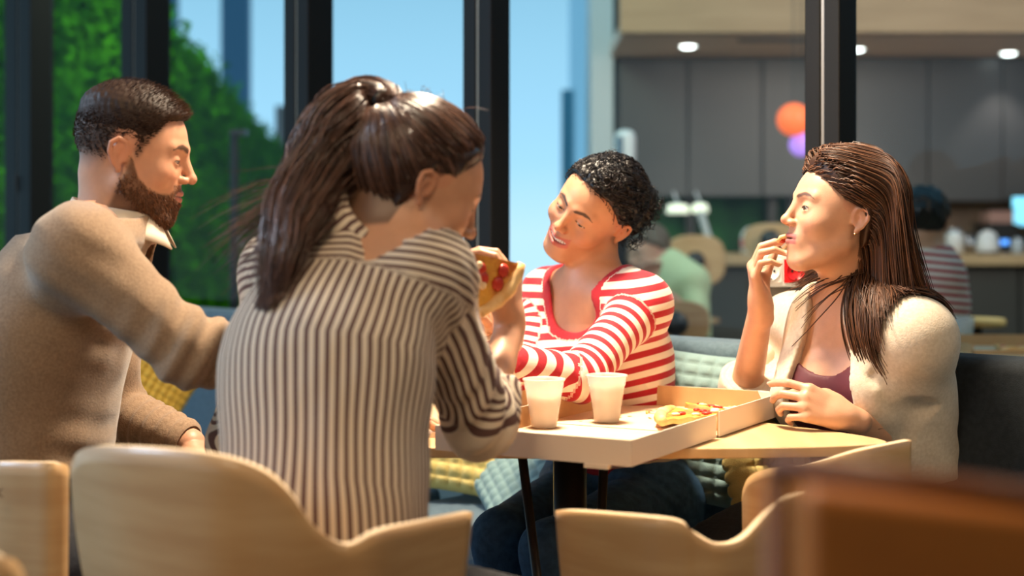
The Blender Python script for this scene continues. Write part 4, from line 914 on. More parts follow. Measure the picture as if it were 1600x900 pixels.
    # shirt collar
    b = MB(); U_, Vn = 30, 7; u0 = nk
    x0 = nrm(np.cross(B.f, u0)); f0 = nrm(np.cross(u0, x0)); V = []
    for i in range(U_):
        a = math.radians(-162+324*i/(U_-1)); ca, sa = math.cos(a), math.sin(a)     # 0 = back of the neck
        fr = abs(a)/math.radians(162)
        for k in range(Vn):
            t = k/(Vn-1)
            if t < .45: rr = .066+.001*t; z = .016+.040*(t/.45)*(1-.25*fr)
            else: tt = (t-.45)/.55; rr = .067+.020*tt*(1+.5*fr); z = .050-.01*fr-(.036+.022*fr**3)*tt
            V.append(neckb+nk*(z-.012-.020*fr)+rr*(-f0*ca+x0*sa)+f0*.010*fr)
    F = [(i*Vn+k, i*Vn+k+1, (i+1)*Vn+k+1, (i+1)*Vn+k) for i in range(U_-1) for k in range(Vn-1)]
    b.add(V, F); o = b.build('shirt_collar', COLLAR, root, smooth=True); m = o.modifiers.new('s', 'SOLIDIFY'); m.thickness = .003
    tr = plane_cut(B.legs(.012), P(60, 705, 2.4), (0, 0, 1)); lb = bounds([jj['hipR'], jj['hipL'], jj['knR'], jj['knL'], jj['anR'], jj['anL']], .17)
    build_field('trousers', Fn(tr, lambda dd, X: dd-.003*nz(X, 40, 4)), lb[0], lb[1], .010, DARKJ, root)
    for k in 'RL': shoe(root, jj['an'+k], (1, 0, 0), SHOE)
    return H
def shoe(root, an, f, m):
    f = nrm((f[0], f[1], 0)); n = U([RC((an[0], an[1], .06), (an[0]+f[0]*.05, an[1]+f[1]*.05, .05), .045, .042), (ERC((an[0], an[1], .045), (an[0]+f[0]*.17, an[1]+f[1]*.17, .035), .042, .035, (0, 0, 1), .8), .02), (RC((an[0], an[1], .06), (an[0], an[1], .13), .043, .046), .02)])
    n = plane_cut(n, (0, 0, .003), (0, 0, -1), .002); lo = np.array([an[0]-.25, an[1]-.25, -.01]); hi = np.array([an[0]+.25, an[1]+.25, .2])
    build_field('shoe', n, lo, hi, .008, m, root)
HAIRM = hair_mat('brown_hair_short', (.045, .022, .013), .55, .25)
BEARDM = hair_mat('beard_hair', (.13, .052, .022), .45, .35)
SWEAT = mat('beige_knit', (.27, .175, .11), .95, col2=(.35, .235, .15), nscale=220, bump=.5, bscale=420, sheen=.35)
COLLAR = mat('shirt_collar_cream', (.72, .62, .50), .8)
DARKJ = mat('dark_denim', (.012, .012, .015), .85, bump=.3, bscale=300, col2=(.025, .025, .03), nscale=120)
SHOE = mat('shoe_leather', (.03, .025, .02), .5)
man = make_man()
def flow(X, n, ds, dirf, col=None, off=.004, mom=.55):
    """march strands from X (N,3): returns (N,n+1,3)"""
    out = [X.copy()]; D = None
    for i in range(n):
        d = dirf(X, i/n); d = d/np.maximum(np.linalg.norm(d, axis=1), 1e-9)[:, None]
        D = d if D is None else D*mom+d*(1-mom)
        D = D/np.maximum(np.linalg.norm(D, axis=1), 1e-9)[:, None]
        Y = X+D*ds
        if col is not None: Y = clamp_out(Y, col, off)
        X = Y; out.append(X.copy())
    return np.stack(out, 1)
def su_attr(o, V, B, tnode, arms, mode='along', band=None, tor=None):
    """stripe coordinate from the nearest limb"""
    j = B.j; L = V-j['neck']; su = L@B.up if tor is None else tor(V); dt = tnode.ev(V)
    best = dt-.004
    for k, nd in arms.items():
        da = nd.ev(V); a, b, c = j['sh'+k], j['el'+k], j['wr'+k]; l1 = np.linalg.norm(b-a); u1 = (b-a)/l1; u2 = nrm(c-b)
        d1 = RC(a, b, .04, .035).f(V); d2 = RC(b, c, .035, .03).f(V)
        wgt = ss(-.03, .03, d1-d2)
        if mode == 'along': s = ((V-a)@u1)*(1-wgt)+(l1+(V-b)@u2)*wgt+.004
        else:
            s = 0
            for u, p, ww in ((u1, a, 1-wgt), (u2, b, wgt)):
                e1 = nrm(np.cross(u, [.25, 1, 0])); s = s+((V-p)@e1)*ww
        m = (da < best) & (d1 < .07) | ((da < dt-.001)) if mode == 'along' else (da < dt-.002)
        su = np.where(m, s, su); best = np.minimum(best, np.where(m, da, best))
    if band is not None: su = np.where(band(V), .25*.0265, su)
    attr(o, 'su', su, 'FLOAT'); return su
def sitting_legs(B, spread=.09, shin=.45, knee=.42, kd=None):
    j = B.j; f = nrm((B.f[0], B.f[1], 0)); s = np.array([f[1], -f[0], 0])
    for k, q in (('R', 1), ('L', -1)):
        j['hip'+k] = j['pelvis']+s*q*spread
        if 'kn'+k not in j: j['kn'+k] = j['hip'+k]+f*knee+s*q*.03-np.array([0, 0, .01])
        j['an'+k] = np.array([j['kn'+k][0], j['kn'+k][1], .10])+f*.0
# ---------------- woman in the red striped top
def make_red():
    root = empty('person', (.22, 3.0, 0))
    tag(root, 'smiling woman in red and white striped top, black curly hair tied back', 'person')
    d = 3.0
    j = dict(pelvis=P(968, 778, d), waist=P(958, 670, d), chest=P(940, 560, d), neck=P(926, 455, 2.98), shL=P(1002, 476, 2.88), shR=P(858, 464, 3.10),
             elL=P(905, 590, 2.70), wrL=P(790, 566, 2.62), elR=P(812, 585, 2.93), wrR=P(756, 506, 2.74), knL=P(862, 862, 2.60), knR=P(785, 842, 2.72))
    B = Body(j, (-.60, -.78, 0), .95); sitting_legs(B); jj = B.j
    H = Head(P(930, 326, 2.95), (-.66, -.70, -.20), (.72, 0, .75), .95, jaw=.92, nose=.93, smile=1, eye=.30, gaze=(-.2, -.4), brow=(.02, .01, .008), skin=(.58, .285, .155), lip=(.50, .13, .10), ear=.86)
    nb = jj['neck']
    neck = U([RC(H.w((0, -.030, -.05)), nb-B.ft*.012, .046, .050), (RC(H.w((0, -.004, -.07)), nb, .038, .044), .02)])
    hL, tL = hand(jj['wrL'], P(735, 545, 2.55)-jj['wrL'], (0, 0, -1), [(.4, .5, .3)]*4, right=False, sc=.92)
    hR, tR = hand(jj['wrR'], P(748, 470, 2.66)-jj['wrR'], (-.6, -.3, 0), [(.4, .5, .3)]*4, right=True, sc=.92)
    T = B.torso(.0)
    sk = U([H.node, (neck, .022), (T, .03)])
    fine = U([sk, B.arm('L'), (hL, .01), B.arm('R'), (hR, .01)])
    lo, hi = bounds([H.w((x, y, z)) for x in (-.1, .1) for y in (-.12, .14) for z in (-.13, .15)], .01); lo[2] -= .13; lo[0] -= .02; hi[0] += .04
    bx = [bounds([jj['wr'+k]]+[t[0] for t in tt], .04) for k, tt in (('L', tL), ('R', tR))]
    bb = bounds([v for k, v in jj.items() if k[:2] not in ('kn', 'an')], .2)
    body, V = skin_mesh(root, H, fine, bx, fine, bb, (lo, hi)); H.eyes(root)
    # teeth
    b = MB(); 
    for i in range(-4, 5):
        x = i*.0052; y = .0945-14*x*x; b.box(H.w((x, y, -.0600+.0004*abs(i))), (.0024*.94, .0025, .0040-.0002*abs(i)), H.R)
    b.build('teeth', TEETH, root, bevel=.0008)
    # hair
    def hm(L):
        y, z = L[:, 1], L[:, 2]; x = np.abs(L[:, 0])
        hl = np.interp(y, [-.11, -.06, -.03, -.015, .008, .02, .04, .055, .075, .1], [-.045, -.045, -.035, .022, .030, .022, .052, .072, .083, .086]); return ss(-.003, .006, z-hl)
    cap = Fn(H.skull, lambda dd, X: dd+.003-(.0115+.0042*nz(X, 200, 3)+.0025*nz(X, 420, 4))*hm(H.loc(X)))
    lo2, hi2 = lo-.05, hi+.05; 
    bun = [EL(H.w(p), (r, r, r)) for p, r in (((-.03, -.105, .035), .034), ((-.045, -.112, .0), .030), ((-.01, -.118, .01), .030), ((-.055, -.09, -.03), .020), ((.02, -.11, .03), .026), ((.0, .03, .118), .013), ((-.012, .05, .11), .010))]
    capb = Fn(U([cap]+[(b_, .012) for b_ in bun]), lambda dd, X: dd-.0025*nz(X, 330, 8))
    o, _ = build_field('hair', capb, lo2, hi2, .003, HAIRK, root, keep=lambda X: (hm(H.loc(X)) > .15) | (H.loc(X)[:, 1] < -.08))
    stain_scalp(body, V, H, hm, (.01, .007, .006))
    L, G = scalp_roots(H, 2600, lambda L: hm(L)*(.5+.5*(L[:, 1] < .1)), seed=4); tgt = np.array([-.03, -.10, .02])
    Wr = H.o+((L+G*.011)*H.sc)@H.R.T
    tw = H.w(tgt)
    ph = rng.random(len(Wr))*6.3; cf = lambda X: capb.ev(X)
    pth = flow(Wr, 12, .008, lambda X, t: nrm_rows(tw-X)*1.0+.25*np.stack([nz(X, 90, 11), nz(X, 90, 12), nz(X, 90, 13)], 1), cf, .0012)
    t_ = np.linspace(0, 1, 13)[None, :, None]; wv = np.sin(t_*38+ph[:, None, None])*.0022; gd = grad(cf, pth.reshape(-1, 3)).reshape(pth.shape); pth = pth+gd*(wv+.001)
    Vs, Fs = strands(pth, .0008)
    # loose curls round the bun and crown
    K = 420; r = np.random.default_rng(9); cs = np.array([H.w(p) for p in ((-.05, -.115, .03), (-.055, -.12, -.005), (-.02, -.13, .01), (-.065, -.085, -.045), (.0, .02, .12), (-.02, .05, .112), (-.04, -.11, -.035))]); c = cs[r.integers(0, len(cs), K)]; dr = r.normal(size=(K, 3)); dr /= np.linalg.norm(dr, axis=1)[:, None]
    t = np.linspace(0, 1, 16); R_ = .004+.006*r.random(K); e1 = np.cross(dr, r.normal(size=(K, 3))); e1 /= np.linalg.norm(e1, axis=1)[:, None]; e2 = np.cross(dr, e1)
    cp = c[:, None]+dr[:, None]*(.018+.020*t[None, :, None])+R_[:, None, None]*(np.cos(t*9)[None, :, None]*e1[:, None]+np.sin(t*9)[None, :, None]*e2[:, None])
    V2, F2 = strands(cp, .0009); Vs, Fs = joinVF((Vs, Fs), (V2, F2)); hair_obj('hair_curls', Vs, Fs, HAIRK, o, 13)
    # striped top
    TT = B.torso(.010, bust=.012, loose=.004); AL = sleeve(B, 'L', .011, 1, -.008); AR = sleeve(B, 'R', .011, 1, -.008)
    top = U([TT, (AL, .02), (AR, .02)])
    na = nb+B.ft*.05+np.array([0, 0, .03]); cutr = U([ERC(nb+B.ft*.015-B.up*.005, nb+B.up*.15-B.ft*.02, .080, .11, B.ft, .95), (EL(nb+B.ft*.085-B.up*.030, (.055, .06, .040)), .02)])
    top = Sub(top, [(cutr, .004)])
    top = plane_cut(top, P(960, 733, d), (0, 0, -1))
    def disp(dd, X): return dd-.0022*nz(X, 45, 8)-folds(X, jj['elL'], nrm(jj['wrL']-jj['shL']), .0045, .034, .07, 2)-folds(X, jj['waist'], B.up, .003, .05, .12, 3)
    o, V = build_field('striped_top', Fn(top, disp), bb[0]-.03, bb[1]+.03, .0046, REDS, root)
    su_attr(o, V, B, TT, dict(L=AL, R=AR), band=lambda V: (cutr.ev(V) < .017) | (V[:, 2] < P(960, 718, d)[2]))
    lb = bounds([jj[k+s] for k in ('hip', 'kn', 'an') for s in 'RL'], .17)
    jn = plane_cut(B.legs(.002), P(960, 708, d), (0, 0, 1))
    def dj(dd, X): return dd-.0025*nz(X, 40, 4)-folds(X, jj['hipL']*.8+jj['knL']*.2, (.4, .3, .6), .004, .03, .09, 5)-folds(X, jj['hipR']*.8+jj['knR']*.2, (.4, .3, .6), .004, .03, .09, 6)
    build_field('jeans', Fn(jn, dj), lb[0], lb[1], .0075, JEANS, root)
    # belt loops, waistband button
    for k, s in (('R', -1), ('L', 1)): shoe(root, jj['an'+k], B.f, SHOE)
    return H
def nrm_rows(A): return A/np.maximum(np.linalg.norm(A, axis=-1, keepdims=True), 1e-9)
HAIRK = hair_mat('black_hair', (.007, .005, .005), .38, .5)
REDS = stripe_mat('red_white_stripes', (.38, .004, .014), (.74, .64, .53), .0265, .5)
JEANS = mat('blue_denim', (.022, .075, .16), .8, col2=(.045, .12, .24), nscale=60, bump=.4, bscale=500)
red = make_red()

# ---------------- woman in the cream blazer
def make_blazer():
    root = empty('person', (.7, 2.75, 0))
    tag(root, 'woman with long straight brown hair and cream blazer, eating a bite of pizza', 'person')
    d = 2.72
    j = dict(pelvis=P(1375, 800, 2.78), waist=P(1358, 700, 2.76), chest=P(1345, 596, 2.74), neck=P(1322, 488, 2.73), shL=P(1430, 530, 2.58), shR=P(1240, 512, 2.97),
             elL=P(1441, 704, 2.72), wrL=P(1324, 652, 2.545), elR=P(1163, 622, 2.90), wrR=P(1189, 480, 2.75))
    B = Body(j, (-.66, -.75, 0), .95); sitting_legs(B); jj = B.j
    H = Head(P(1312, 336, 2.68), (-.972, -.17, .13), (.12, 0, 1), .945, jaw=.93, nose=.96, eye=.6, gaze=(.0, -.05), brow=(.07, .03, .018), skin=(.66, .36, .225), lip=(.52, .17, .15), ear=.86)
    nb = jj['neck']
    neck = U([RC(H.w((0, -.030, -.05)), nb-B.ft*.015, .046, .050), (RC(H.w((0, -.004, -.075)), nb, .038, .044), .02)])
    tipc = P(1217, 384, 2.68); wr = jj['wrR']
    hR, tR = hand(wr, P(1180, 425, 2.73)-wr, (1, -.12, .15), [(.75, .45, .25), (.55, .85, .5), (.5, 1.0, .6), (.45, 1.1, .6)], thumb=((.45, .55), .05, .05), right=True, sc=.93, sp_all=1.3)
    hL, tL = hand(jj['wrL'], P(1262, 630, 2.54)-jj['wrL'], (.05, .9, -.42), [(.45, .55, .25), (.60, .85, .35), (.68, .95, .45), (.75, 1.0, .5)], spread=(.12, .03, -.05, -.12), thumb=((.25, .5), .3, .3), right=False, sc=.95)
    T = B.torso(.0, bust=.001)
    sk = U([H.node, (neck, .022), (T, .03)])
    fine = U([sk, B.arm('L'), (hL, .012), B.arm('R'), (hR, .012)])
    lo, hi = bounds([H.w((x, y, z)) for x in (-.1, .1) for y in (-.12, .14) for z in (-.13, .15)], .01); lo[2] -= .24
    lo[0] -= .01; lo[1] -= .06
    bx = [bounds([jj['wrR'], jj['elR']]+[t[0] for t in tR], .045), bounds([jj['wrL']]+[t[0] for t in tL], .05)]
    bx[0][1][0] = min(bx[0][1][0], lo[0]); bx[1][1][2] = min(bx[1][1][2], lo[2])
    bb = bounds([v for k, v in jj.items() if k[:2] not in ('kn', 'an')], .2)
    body, V = skin_mesh(root, H, fine, bx, fine, bb, (lo, hi)); H.eyes(root, (.05, .028, .015)); nails(root, tR+tL)
    # ring, earring
    p, d_, n_, r_ = tR[0]; b = MB(); kn = hR; 
    e = MB(); ep = H.w((-.082, -.002, -.036)); e.lathe([(.0005, .002), (.0025, .001), (.0028, -.001), (.0005, -.0025)], ep, 10); e.build('earring', GOLD, root, smooth=True)
    # hair
    def hm(L):
        y, z = L[:, 1], L[:, 2]
        hl = np.interp(y, [-.11, -.06, -.03, -.01, .01, .025, .045, .06, .075, .1], [-.09, -.09, -.08, .024, .024, .026, .044, .060, .075, .084]); return ss(-.003, .006, z-hl)
    def hT(L): return ss(-.004, .032, L[:, 2]-np.interp(L[:, 1], [-.11, -.06, -.03, -.01, .01, .025, .045, .06, .075, .1], [-.09, -.09, -.08, .024, .024, .026, .044, .060, .075, .084]))
    cap = Fn(H.skull, lambda dd, X: dd+.003-.0035*hm(H.loc(X))-.0155*hT(H.loc(X)))
    o, _ = build_field('hair', cap, lo, hi, .004, HAIRB, root, keep=lambda X: (hm(H.loc(X)) > .15))
    stain_scalp(body, V, H, hm, (.05, .02, .01))
    L, G = scalp_roots(H, 6500, lambda L: hm(L), seed=4)
    lay = (.012+.018*rng.random(len(L))**1.3)*(.28+.72*hT(L))
    Wr = H.o+((L+G*.003)*H.sc)@H.R.T
    shirt = U([B.torso(.020), B.arm('L', .018), B.arm('R', .018)]); sly = .006+.014*rng.random(len(L))
    colf = lambda X: np.minimum(H.skull.ev(X)-lay, shirt.ev(X)-sly)
    colf2 = lambda X: np.minimum(H.skull.ev(X)-np.resize(lay, len(X)), shirt.ev(X)-.003)
    def clampf(X):
        for _ in range(2):
            dd = colf(X); m = dd < 0
            if m.any():
                Y = X[m]; l = lay[m]; l2 = sly[m]; ff = lambda Z: np.minimum(H.skull.ev(Z)-l, shirt.ev(Z)-l2); X[m] = Y-ff(Y)[:, None]*grad(ff, Y)
        return X
    sgn = np.sign(L[:, 0]+.004); clump = rng.integers(0, 60, len(L)); cn = rng.normal(size=(60, 3))*.06
    back, side_ = -H.R[:, 1], H.R[:, 0]
    X = Wr.copy(); out = [X.copy()]; D = None; n = 24; lenf = np.where(L[:, 0] > 0, .84, 1)*(.295+.03*nz(L, 40, 2)+.07*rng.random(len(L))**1.5)/n
    for i in range(n):
        t = i/n; Lc = H.loc(X); g = np.tile([0, 0, -1.], (len(X), 1))
        near = sgn < 0                                   # her left, towards the camera
        bw = np.where(near, 2.2*ss(-.045, .0, Lc[:, 1])*ss(-.06, -.02, Lc[:, 2]), 1.7*ss(-.02, .03, Lc[:, 1])*ss(-.10, -.03, Lc[:, 2]))
        sw = 1.1*ss(.05, .10, Lc[:, 2])
        g = g*(.35+.65*ss(.13, .05, Lc[:, 2])+1.8*ss(-.03, -.085, Lc[:, 1]))[:, None]; sw = sw*ss(-.07, -.02, Lc[:, 1])
        dd = g+bw[:, None]*back+(sw*sgn)[:, None]*side_+cn[clump]*(.15+1.2*t)+.05*np.stack([nz(X, 30, 3), nz(X, 30, 4), 0*t+nz(X, 30, 5)], 1)
        dd += (ss(.25, .7, t)*np.where(L[:, 1] < .02, .95, .30)*(near*1.0))[:, None]*back+(ss(.2, .6, t)*(~near)*1.1)[:, None]*side_
        if t > .7: dd += (t-.7)*1.6*np.where(near[:, None], back*.25, -back*.9)
        dd /= np.linalg.norm(dd, axis=1)[:, None]; D = dd if D is None else nrm_rows(D*.5+dd*.5)
        X = clampf(X+D*lenf[:, None]); out.append(X.copy())
    pth = np.stack(out, 1)
    Vs, Fs = strands(pth, .0015, taper=.35); hair_obj('hair_strands', Vs, Fs, HAIRB, o, 25)
    # camisole
    Tc = B.torso(.006, bust=.007); ctr = nb+B.ft*.08-B.up*.02
    cut = U([ERC(nb-B.up*.045+B.ft*.04, nb+B.up*.2, .088, .15, B.ft, 1.0)])
    cam_ = Sub(Tc, [(cut, .006)]); cam_ = plane_cut(cam_, jj['waist']-B.up*.05, -B.up); cam_ = Fn(cam_, lambda dd, X: np.maximum(dd, np.abs((X-nb)@B.side)-.112))
    build_field('camisole', Fn(cam_, lambda dd, X: dd-.001*nz(X, 50, 2)), bb[0], bb[1], .0055, WINE, root)
    # blazer
    TB = B.torso(.015, bust=.012, loose=.008); AL = sleeve(B, 'L', .012, .36, .008, .012); AR = sleeve(B, 'R', .016, .20, .008, .016)
    def tl(X): q = X-nb; return q@B.side, q@B.ft, q@B.up
    def lap(X):
        x, y, z = tl(X); w = .040+.030*ss(-.02, -.25, z)+.018*ss(.02, -.06, z); return np.abs(x), y, z, w
    def g(dd, X):
        x, y, z, w = lap(X)
        fr = ss(.02, .05, y)
        lw = .048*ss(-.30, -.16, z)*(1-.30*ss(-.075, -.085, z)*ss(-.115, -.09, z)); 
        dd = dd-.0065*ss(w+lw+.002, w+lw-.002, x)*fr
        dd = dd-.0022*nz(X, 38, 7)-folds(X, jj['shL']*.5+jj['chest']*.5, (.2, 0, 1), .0035, .06, .1, 5)
        cutd = np.maximum(x-w, -(y-.0))
        return np.maximum(dd, -cutd)
    bl = Fn(TB, g)
    bl = Sub(bl, [(B.torso(-.008), .0)])
    bl = U([bl, (AL, .065), (AR, .05)])
    bl = Sub(bl, [(RC(nb-B.up*.03-B.ft*.004, nb+B.up*.2-B.ft*.01, .060, .075), .008)])
    bl = Fn(bl, lambda dd, X: dd-folds(X, jj['elL']-np.array([.02, .0, -.02]), nrm(jj['wrL']-jj['shL']), .005, .045, .08, 2))
    bl = plane_cut(bl, jj['pelvis']+np.array([0, 0, -.02]), (0, 0, -1))
    build_field('blazer', bl, bb[0]-.05, bb[1]+.05, .0055, CREAM, root)
    for k, en, rr in (('L', .36, .052), ('R', .20, .056)):   # turned cuffs
        e_ = jj['el'+k]; a = e_+(jj['wr'+k]-e_)*en; n = nrm(a-e_); b = MB(); b.lathe([(rr-.012, .006), (rr-.004, .0095), (rr, .006), (rr+.001, -.03), (rr-.003, -.034)], a, 32, n); b.build('turned_cuff', CREAM, root, smooth=True)
    lb = bounds([jj[k+s] for k in ('hip', 'kn', 'an') for s in 'RL'], .17)
    build_field('trousers', Fn(plane_cut(B.legs(.004), jj['waist']-B.up*.03, B.up), lambda dd, X: dd-.003*nz(X, 40, 4)), lb[0], lb[1], .010, DARKJ, root)
    for k in 'RL': shoe(root, jj['an'+k], B.f, SHOE)
    return H, tR, tL
HAIRB = hair_mat('brown_long_hair', (.058, .023, .010), .46, .35)
CREAM = mat('cream_knit', (.60, .50, .38), .9, col2=(.68, .58, .46), nscale=150, bump=.35, bscale=350, sheen=.2)
WINE = mat('wine_fabric', (.085, .006, .014), .65, bump=.1)
GOLD = mat('gold', (.8, .55, .25), .25, metal=1)
blz = make_blazer()

# ---------------- woman with the ponytail, seen from behind
def make_pony():
    root = empty('person', (-.25, 1.95, 0))
    tag(root, 'woman with a ponytail in a brown striped shirt, back turned, biting pizza', 'person')
    j = dict(pelvis=P(510, 955, 1.93), waist=P(505, 770, 1.93), chest=P(508, 560, 1.98), neck=P(586, 366, 2.07), shR=P(664, 430, 1.985), shL=P(446, 425, 2.18),
             elR=P(748, 662, 2.10), wrR=P(797, 512, 2.27), elL=P(372, 690, 2.32), wrL=P(560, 660, 2.48))
    B = Body(j, (.58, .80, -.1), .93); sitting_legs(B); jj = B.j
    jj['knR'] = jj['hipR']+np.array([.34, .26, 0]); jj['anR'] = jj['knR']*np.array([1, 1, 0])+np.array([0, 0, .1])
    H = Head(P(650, 291, 2.06), (.83, .32, -.46), (.44, .16, .88), .95, jaw=.93, nose=.95, eye=.4, gaze=(0, -.3), brow=(.04, .02, .012), skin=(.62, .32, .19), lip=(.5, .16, .13), ear=.88)
    nb = jj['neck']
    neck = U([RC(H.w((0, -.030, -.05)), nb, .048, .054), (RC(H.w((0, -.002, -.075)), nb+B.ft*.02, .040, .046), .02)])
    wr = jj['wrR']
    hR, tR = hand(wr, P(798, 455, 2.27)-wr, (-.75, .25, .15), [(.55, .75, .35), (.65, .8, .4), (.7, .85, .45), (.75, .9, .5)], thumb=((.35, .75), .25, .3), right=True, sc=.95)
    hL, tL = hand(jj['wrL'], (1, .1, .1), (0, 0, -1), [(.3, .3, .2)]*4, right=False, sc=.95)
    T = B.torso(.0)
    fine = U([H.node, (neck, .022), (T, .03), B.arm('L'), (hL, .01), B.arm('R'), (hR, .012)])
    lo, hi = bounds([H.w((x, y, z)) for x in (-.1, .1) for y in (-.12, .14) for z in (-.13, .15)], .01); lo[2] -= .02
    bx = [bounds([jj['elR'], jj['wrR']]+[t[0] for t in tR], .045), bounds([jj['wrL']]+[t[0] for t in tL], .045)]
    bb = bounds([v for k, v in jj.items() if k[:2] not in ('kn', 'an')], .2)
    body, V = skin_mesh(root, H, fine, bx, fine, bb, (lo, hi)); H.eyes(root); nails(root, tR)
    def hm(L):
        y, z = L[:, 1], L[:, 2]
        hl = np.interp(y, [-.11, -.06, -.03, -.01, .012, .03, .045, .06, .075, .1], [-.105, -.10, -.08, .012, .022, .030, .052, .072, .083, .087]); return ss(-.003, .006, z-hl)
    def hT(L): return ss(-.004, .030, L[:, 2]-np.interp(L[:, 1], [-.11, -.06, -.03, -.01, .012, .03, .045, .06, .075, .1], [-.105, -.10, -.08, .012, .022, .030, .052, .072, .083, .087]))
    cap = Fn(H.skull, lambda dd, X: dd+.003-.0035*hm(H.loc(X))-(.0095+.003*nz(X, 90, 3))*hT(H.loc(X)))
    o, _ = build_field('hair', cap, lo, hi, .0035, HAIRP, root, keep=lambda X: (hm(H.loc(X)) > .15))
    stain_scalp(body, V, H, hm, (.04, .02, .014), .75)
    L, G = scalp_roots(H, 4200, lambda L: hm(L), seed=4)
    Wr = H.o+((L+G*.002)*H.sc)@H.R.T; T0 = H.w((0, -.100, .088)); lay = (.010+.008*rng.random(len(L)))*(.3+.7*hT(L))
    X = Wr.copy(); out = [X]; cf = lambda X: H.skull.ev(X)
    st = np.linalg.norm(T0-X, axis=1)/11
    for i in range(14):
        dd = T0-X; q = np.linalg.norm(dd, axis=1); dd = nrm_rows(dd)+.26*np.stack([nz(Wr, 90, 3), nz(Wr, 60, 4), nz(Wr, 60, 5)], 1)*(q > .03)[:, None]
        Y = X+dd*np.minimum(st, q)[:, None]*1.05
        if i > 3: lay = np.maximum(lay, .009+.0006*(i % 3))
        dk = cf(Y); m = (dk < lay) & (np.linalg.norm(Y-T0, axis=1) > .028)
        if m.any(): Y[m] += (lay[m]-dk[m])[:, None]*grad(cf, Y[m])
        X = Y; out.append(X)
    A = np.stack(out, 1)
    V1, F1 = strands(A, .0010, taper=.9)
    # ponytail
    K = 3000; ctl = np.array([T0, P(588, 160, 2.07), P(540, 200, 2.06), P(500, 268, 2.03), P(462, 340, 1.97), P(436, 415, 1.93), P(424, 492, 1.93)])
    M = 22; u = np.linspace(0, 1, M)*(len(ctl)-1); ii = np.minimum(u.astype(int), len(ctl)-2); fr = u-ii
    def cat(c, ii, fr):
        p0, p1, p2, p3 = c[np.maximum(ii-1, 0)], c[ii], c[ii+1], c[np.minimum(ii+2, len(c)-1)]; t = fr[:, None]
        return .5*((2*p1)+(-p0+p2)*t+(2*p0-5*p1+4*p2-p3)*t*t+(-p0+3*p1-3*p2+p3)*t**3)
    cl = cat(ctl, ii, fr); s = np.linspace(0, 1, M)
    wid = np.interp(s, [0, .08, .3, .5, .7, 1], [.010, .018, .038, .036, .026, .012])
    tn = np.gradient(cl, axis=0); tn = nrm_rows(tn); e1 = nrm_rows(np.cross(tn, [0.2, 1, 0])); e2 = np.cross(tn, e1)
    r = np.random.default_rng(3); a = r.random(K)*6.283; q = np.sqrt(r.random(K)); ck = r.integers(0, 40, K); cs = r.normal(size=(40, 2)); cph = r.random(40)*6.3
    ox = q*np.cos(a)+.35*cs[ck, 0]; oy = q*np.sin(a)*.8+.3*cs[ck, 1]
    ln = np.clip(.62+.42*r.random(K)+.05*cs[ck, 0], .5, 1.02)
    pt = []
    for k in range(M):
        sk = s[k]*ln; cc = np.stack([np.interp(sk, s, cl[:, z]) for z in range(3)], 1); ww = np.interp(sk, s, wid)
        x1 = np.stack([np.interp(sk, s, e1[:, z]) for z in range(3)], 1); x2 = np.stack([np.interp(sk, s, e2[:, z]) for z in range(3)], 1)
        wv = .008*np.sin(13*sk+cph[ck])*ss(.05, .3, sk)+.004*np.sin(27*sk+cph[ck]*3)*ss(.05, .3, sk)
        pt.append(cc+(ox*ww+wv)[:, None]*x1+(oy*ww+wv*.6)[:, None]*x2)
    pth = np.stack(pt, 1); shn = U([B.torso(.026), B.arm('L', .022), B.arm('R', .022)])
    fl = pth.reshape(-1, 3); dk = shn.ev(fl); m = dk < .002; fl[m] += (.002-dk[m])[:, None]*grad(shn.ev, fl[m]); pth = fl.reshape(pth.shape)
    V2, F2 = strands(pth, .0011)
    # loose wisps
    K = 220; st = P(520, 290, 2.03)+r.normal(size=(K, 3))*.018; dw = np.array([-.9, -.1, -.35])+r.normal(size=(K, 3))*.22; tt = np.linspace(0, 1, 12)[None, :, None]
    wp = st[:, None]+nrm_rows(dw)[:, None]*tt*(.09+.07*r.random(K))[:, None, None]+np.array([-.02, 0, -.04])*tt**2+.006*np.sin(tt*7+r.random(K)[:, None, None]*6)
    V3, F3 = strands(wp, .0007)
    K = 160; ix = r.integers(0, len(A), K); st = A[ix, 6]; dw = grad(cf, st)*.8+r.normal(size=(K, 3))*.7; wp = st[:, None]+nrm_rows(dw)[:, None]*tt*(.02+.03*r.random(K))[:, None, None]+np.array([0, 0, -.02])*tt**2
    V4, F4 = strands(wp, .0004)
    hair_obj('crown_strands', V1, F1, HAIRP, o, 15); hair_obj('ponytail_strands', V2, F2, HAIRP, o, 22); Vs, Fs = joinVF((V3, F3), (V4, F4)); hair_obj('loose_wisps', Vs, Fs, HAIRP, o, 12)
    # sturdy core so the ponytail is not see-through
    ring = MB(); ring.lathe([(.012, -.008), (.019, -.005), (.021, 0), (.019, .005), (.012, .008)], cl[1], 20, tn[1]); ring.build('hair_tie', HAIRK, o, smooth=True)
    # shirt
    TT = B.torso(.016, loose=.014); AL = sleeve(B, 'L', .018, .9, .0); AR = sleeve(B, 'R', .018, .30, .012, .020)
    sh = U([TT, (AL, .03), (AR, .03)])
    nk = nrm(H.w((0, -.02, -.06))-nb)
    sh = local_cut(sh, nb, .15, nb+nk*.050, nk); sh = Sub(sh, [(RC(nb-nk*.04, nb+nk*.2, .058, .064), .008)])
    sh = plane_cut(sh, jj['pelvis']-np.array([0, 0, -.02]), (0, 0, -1))
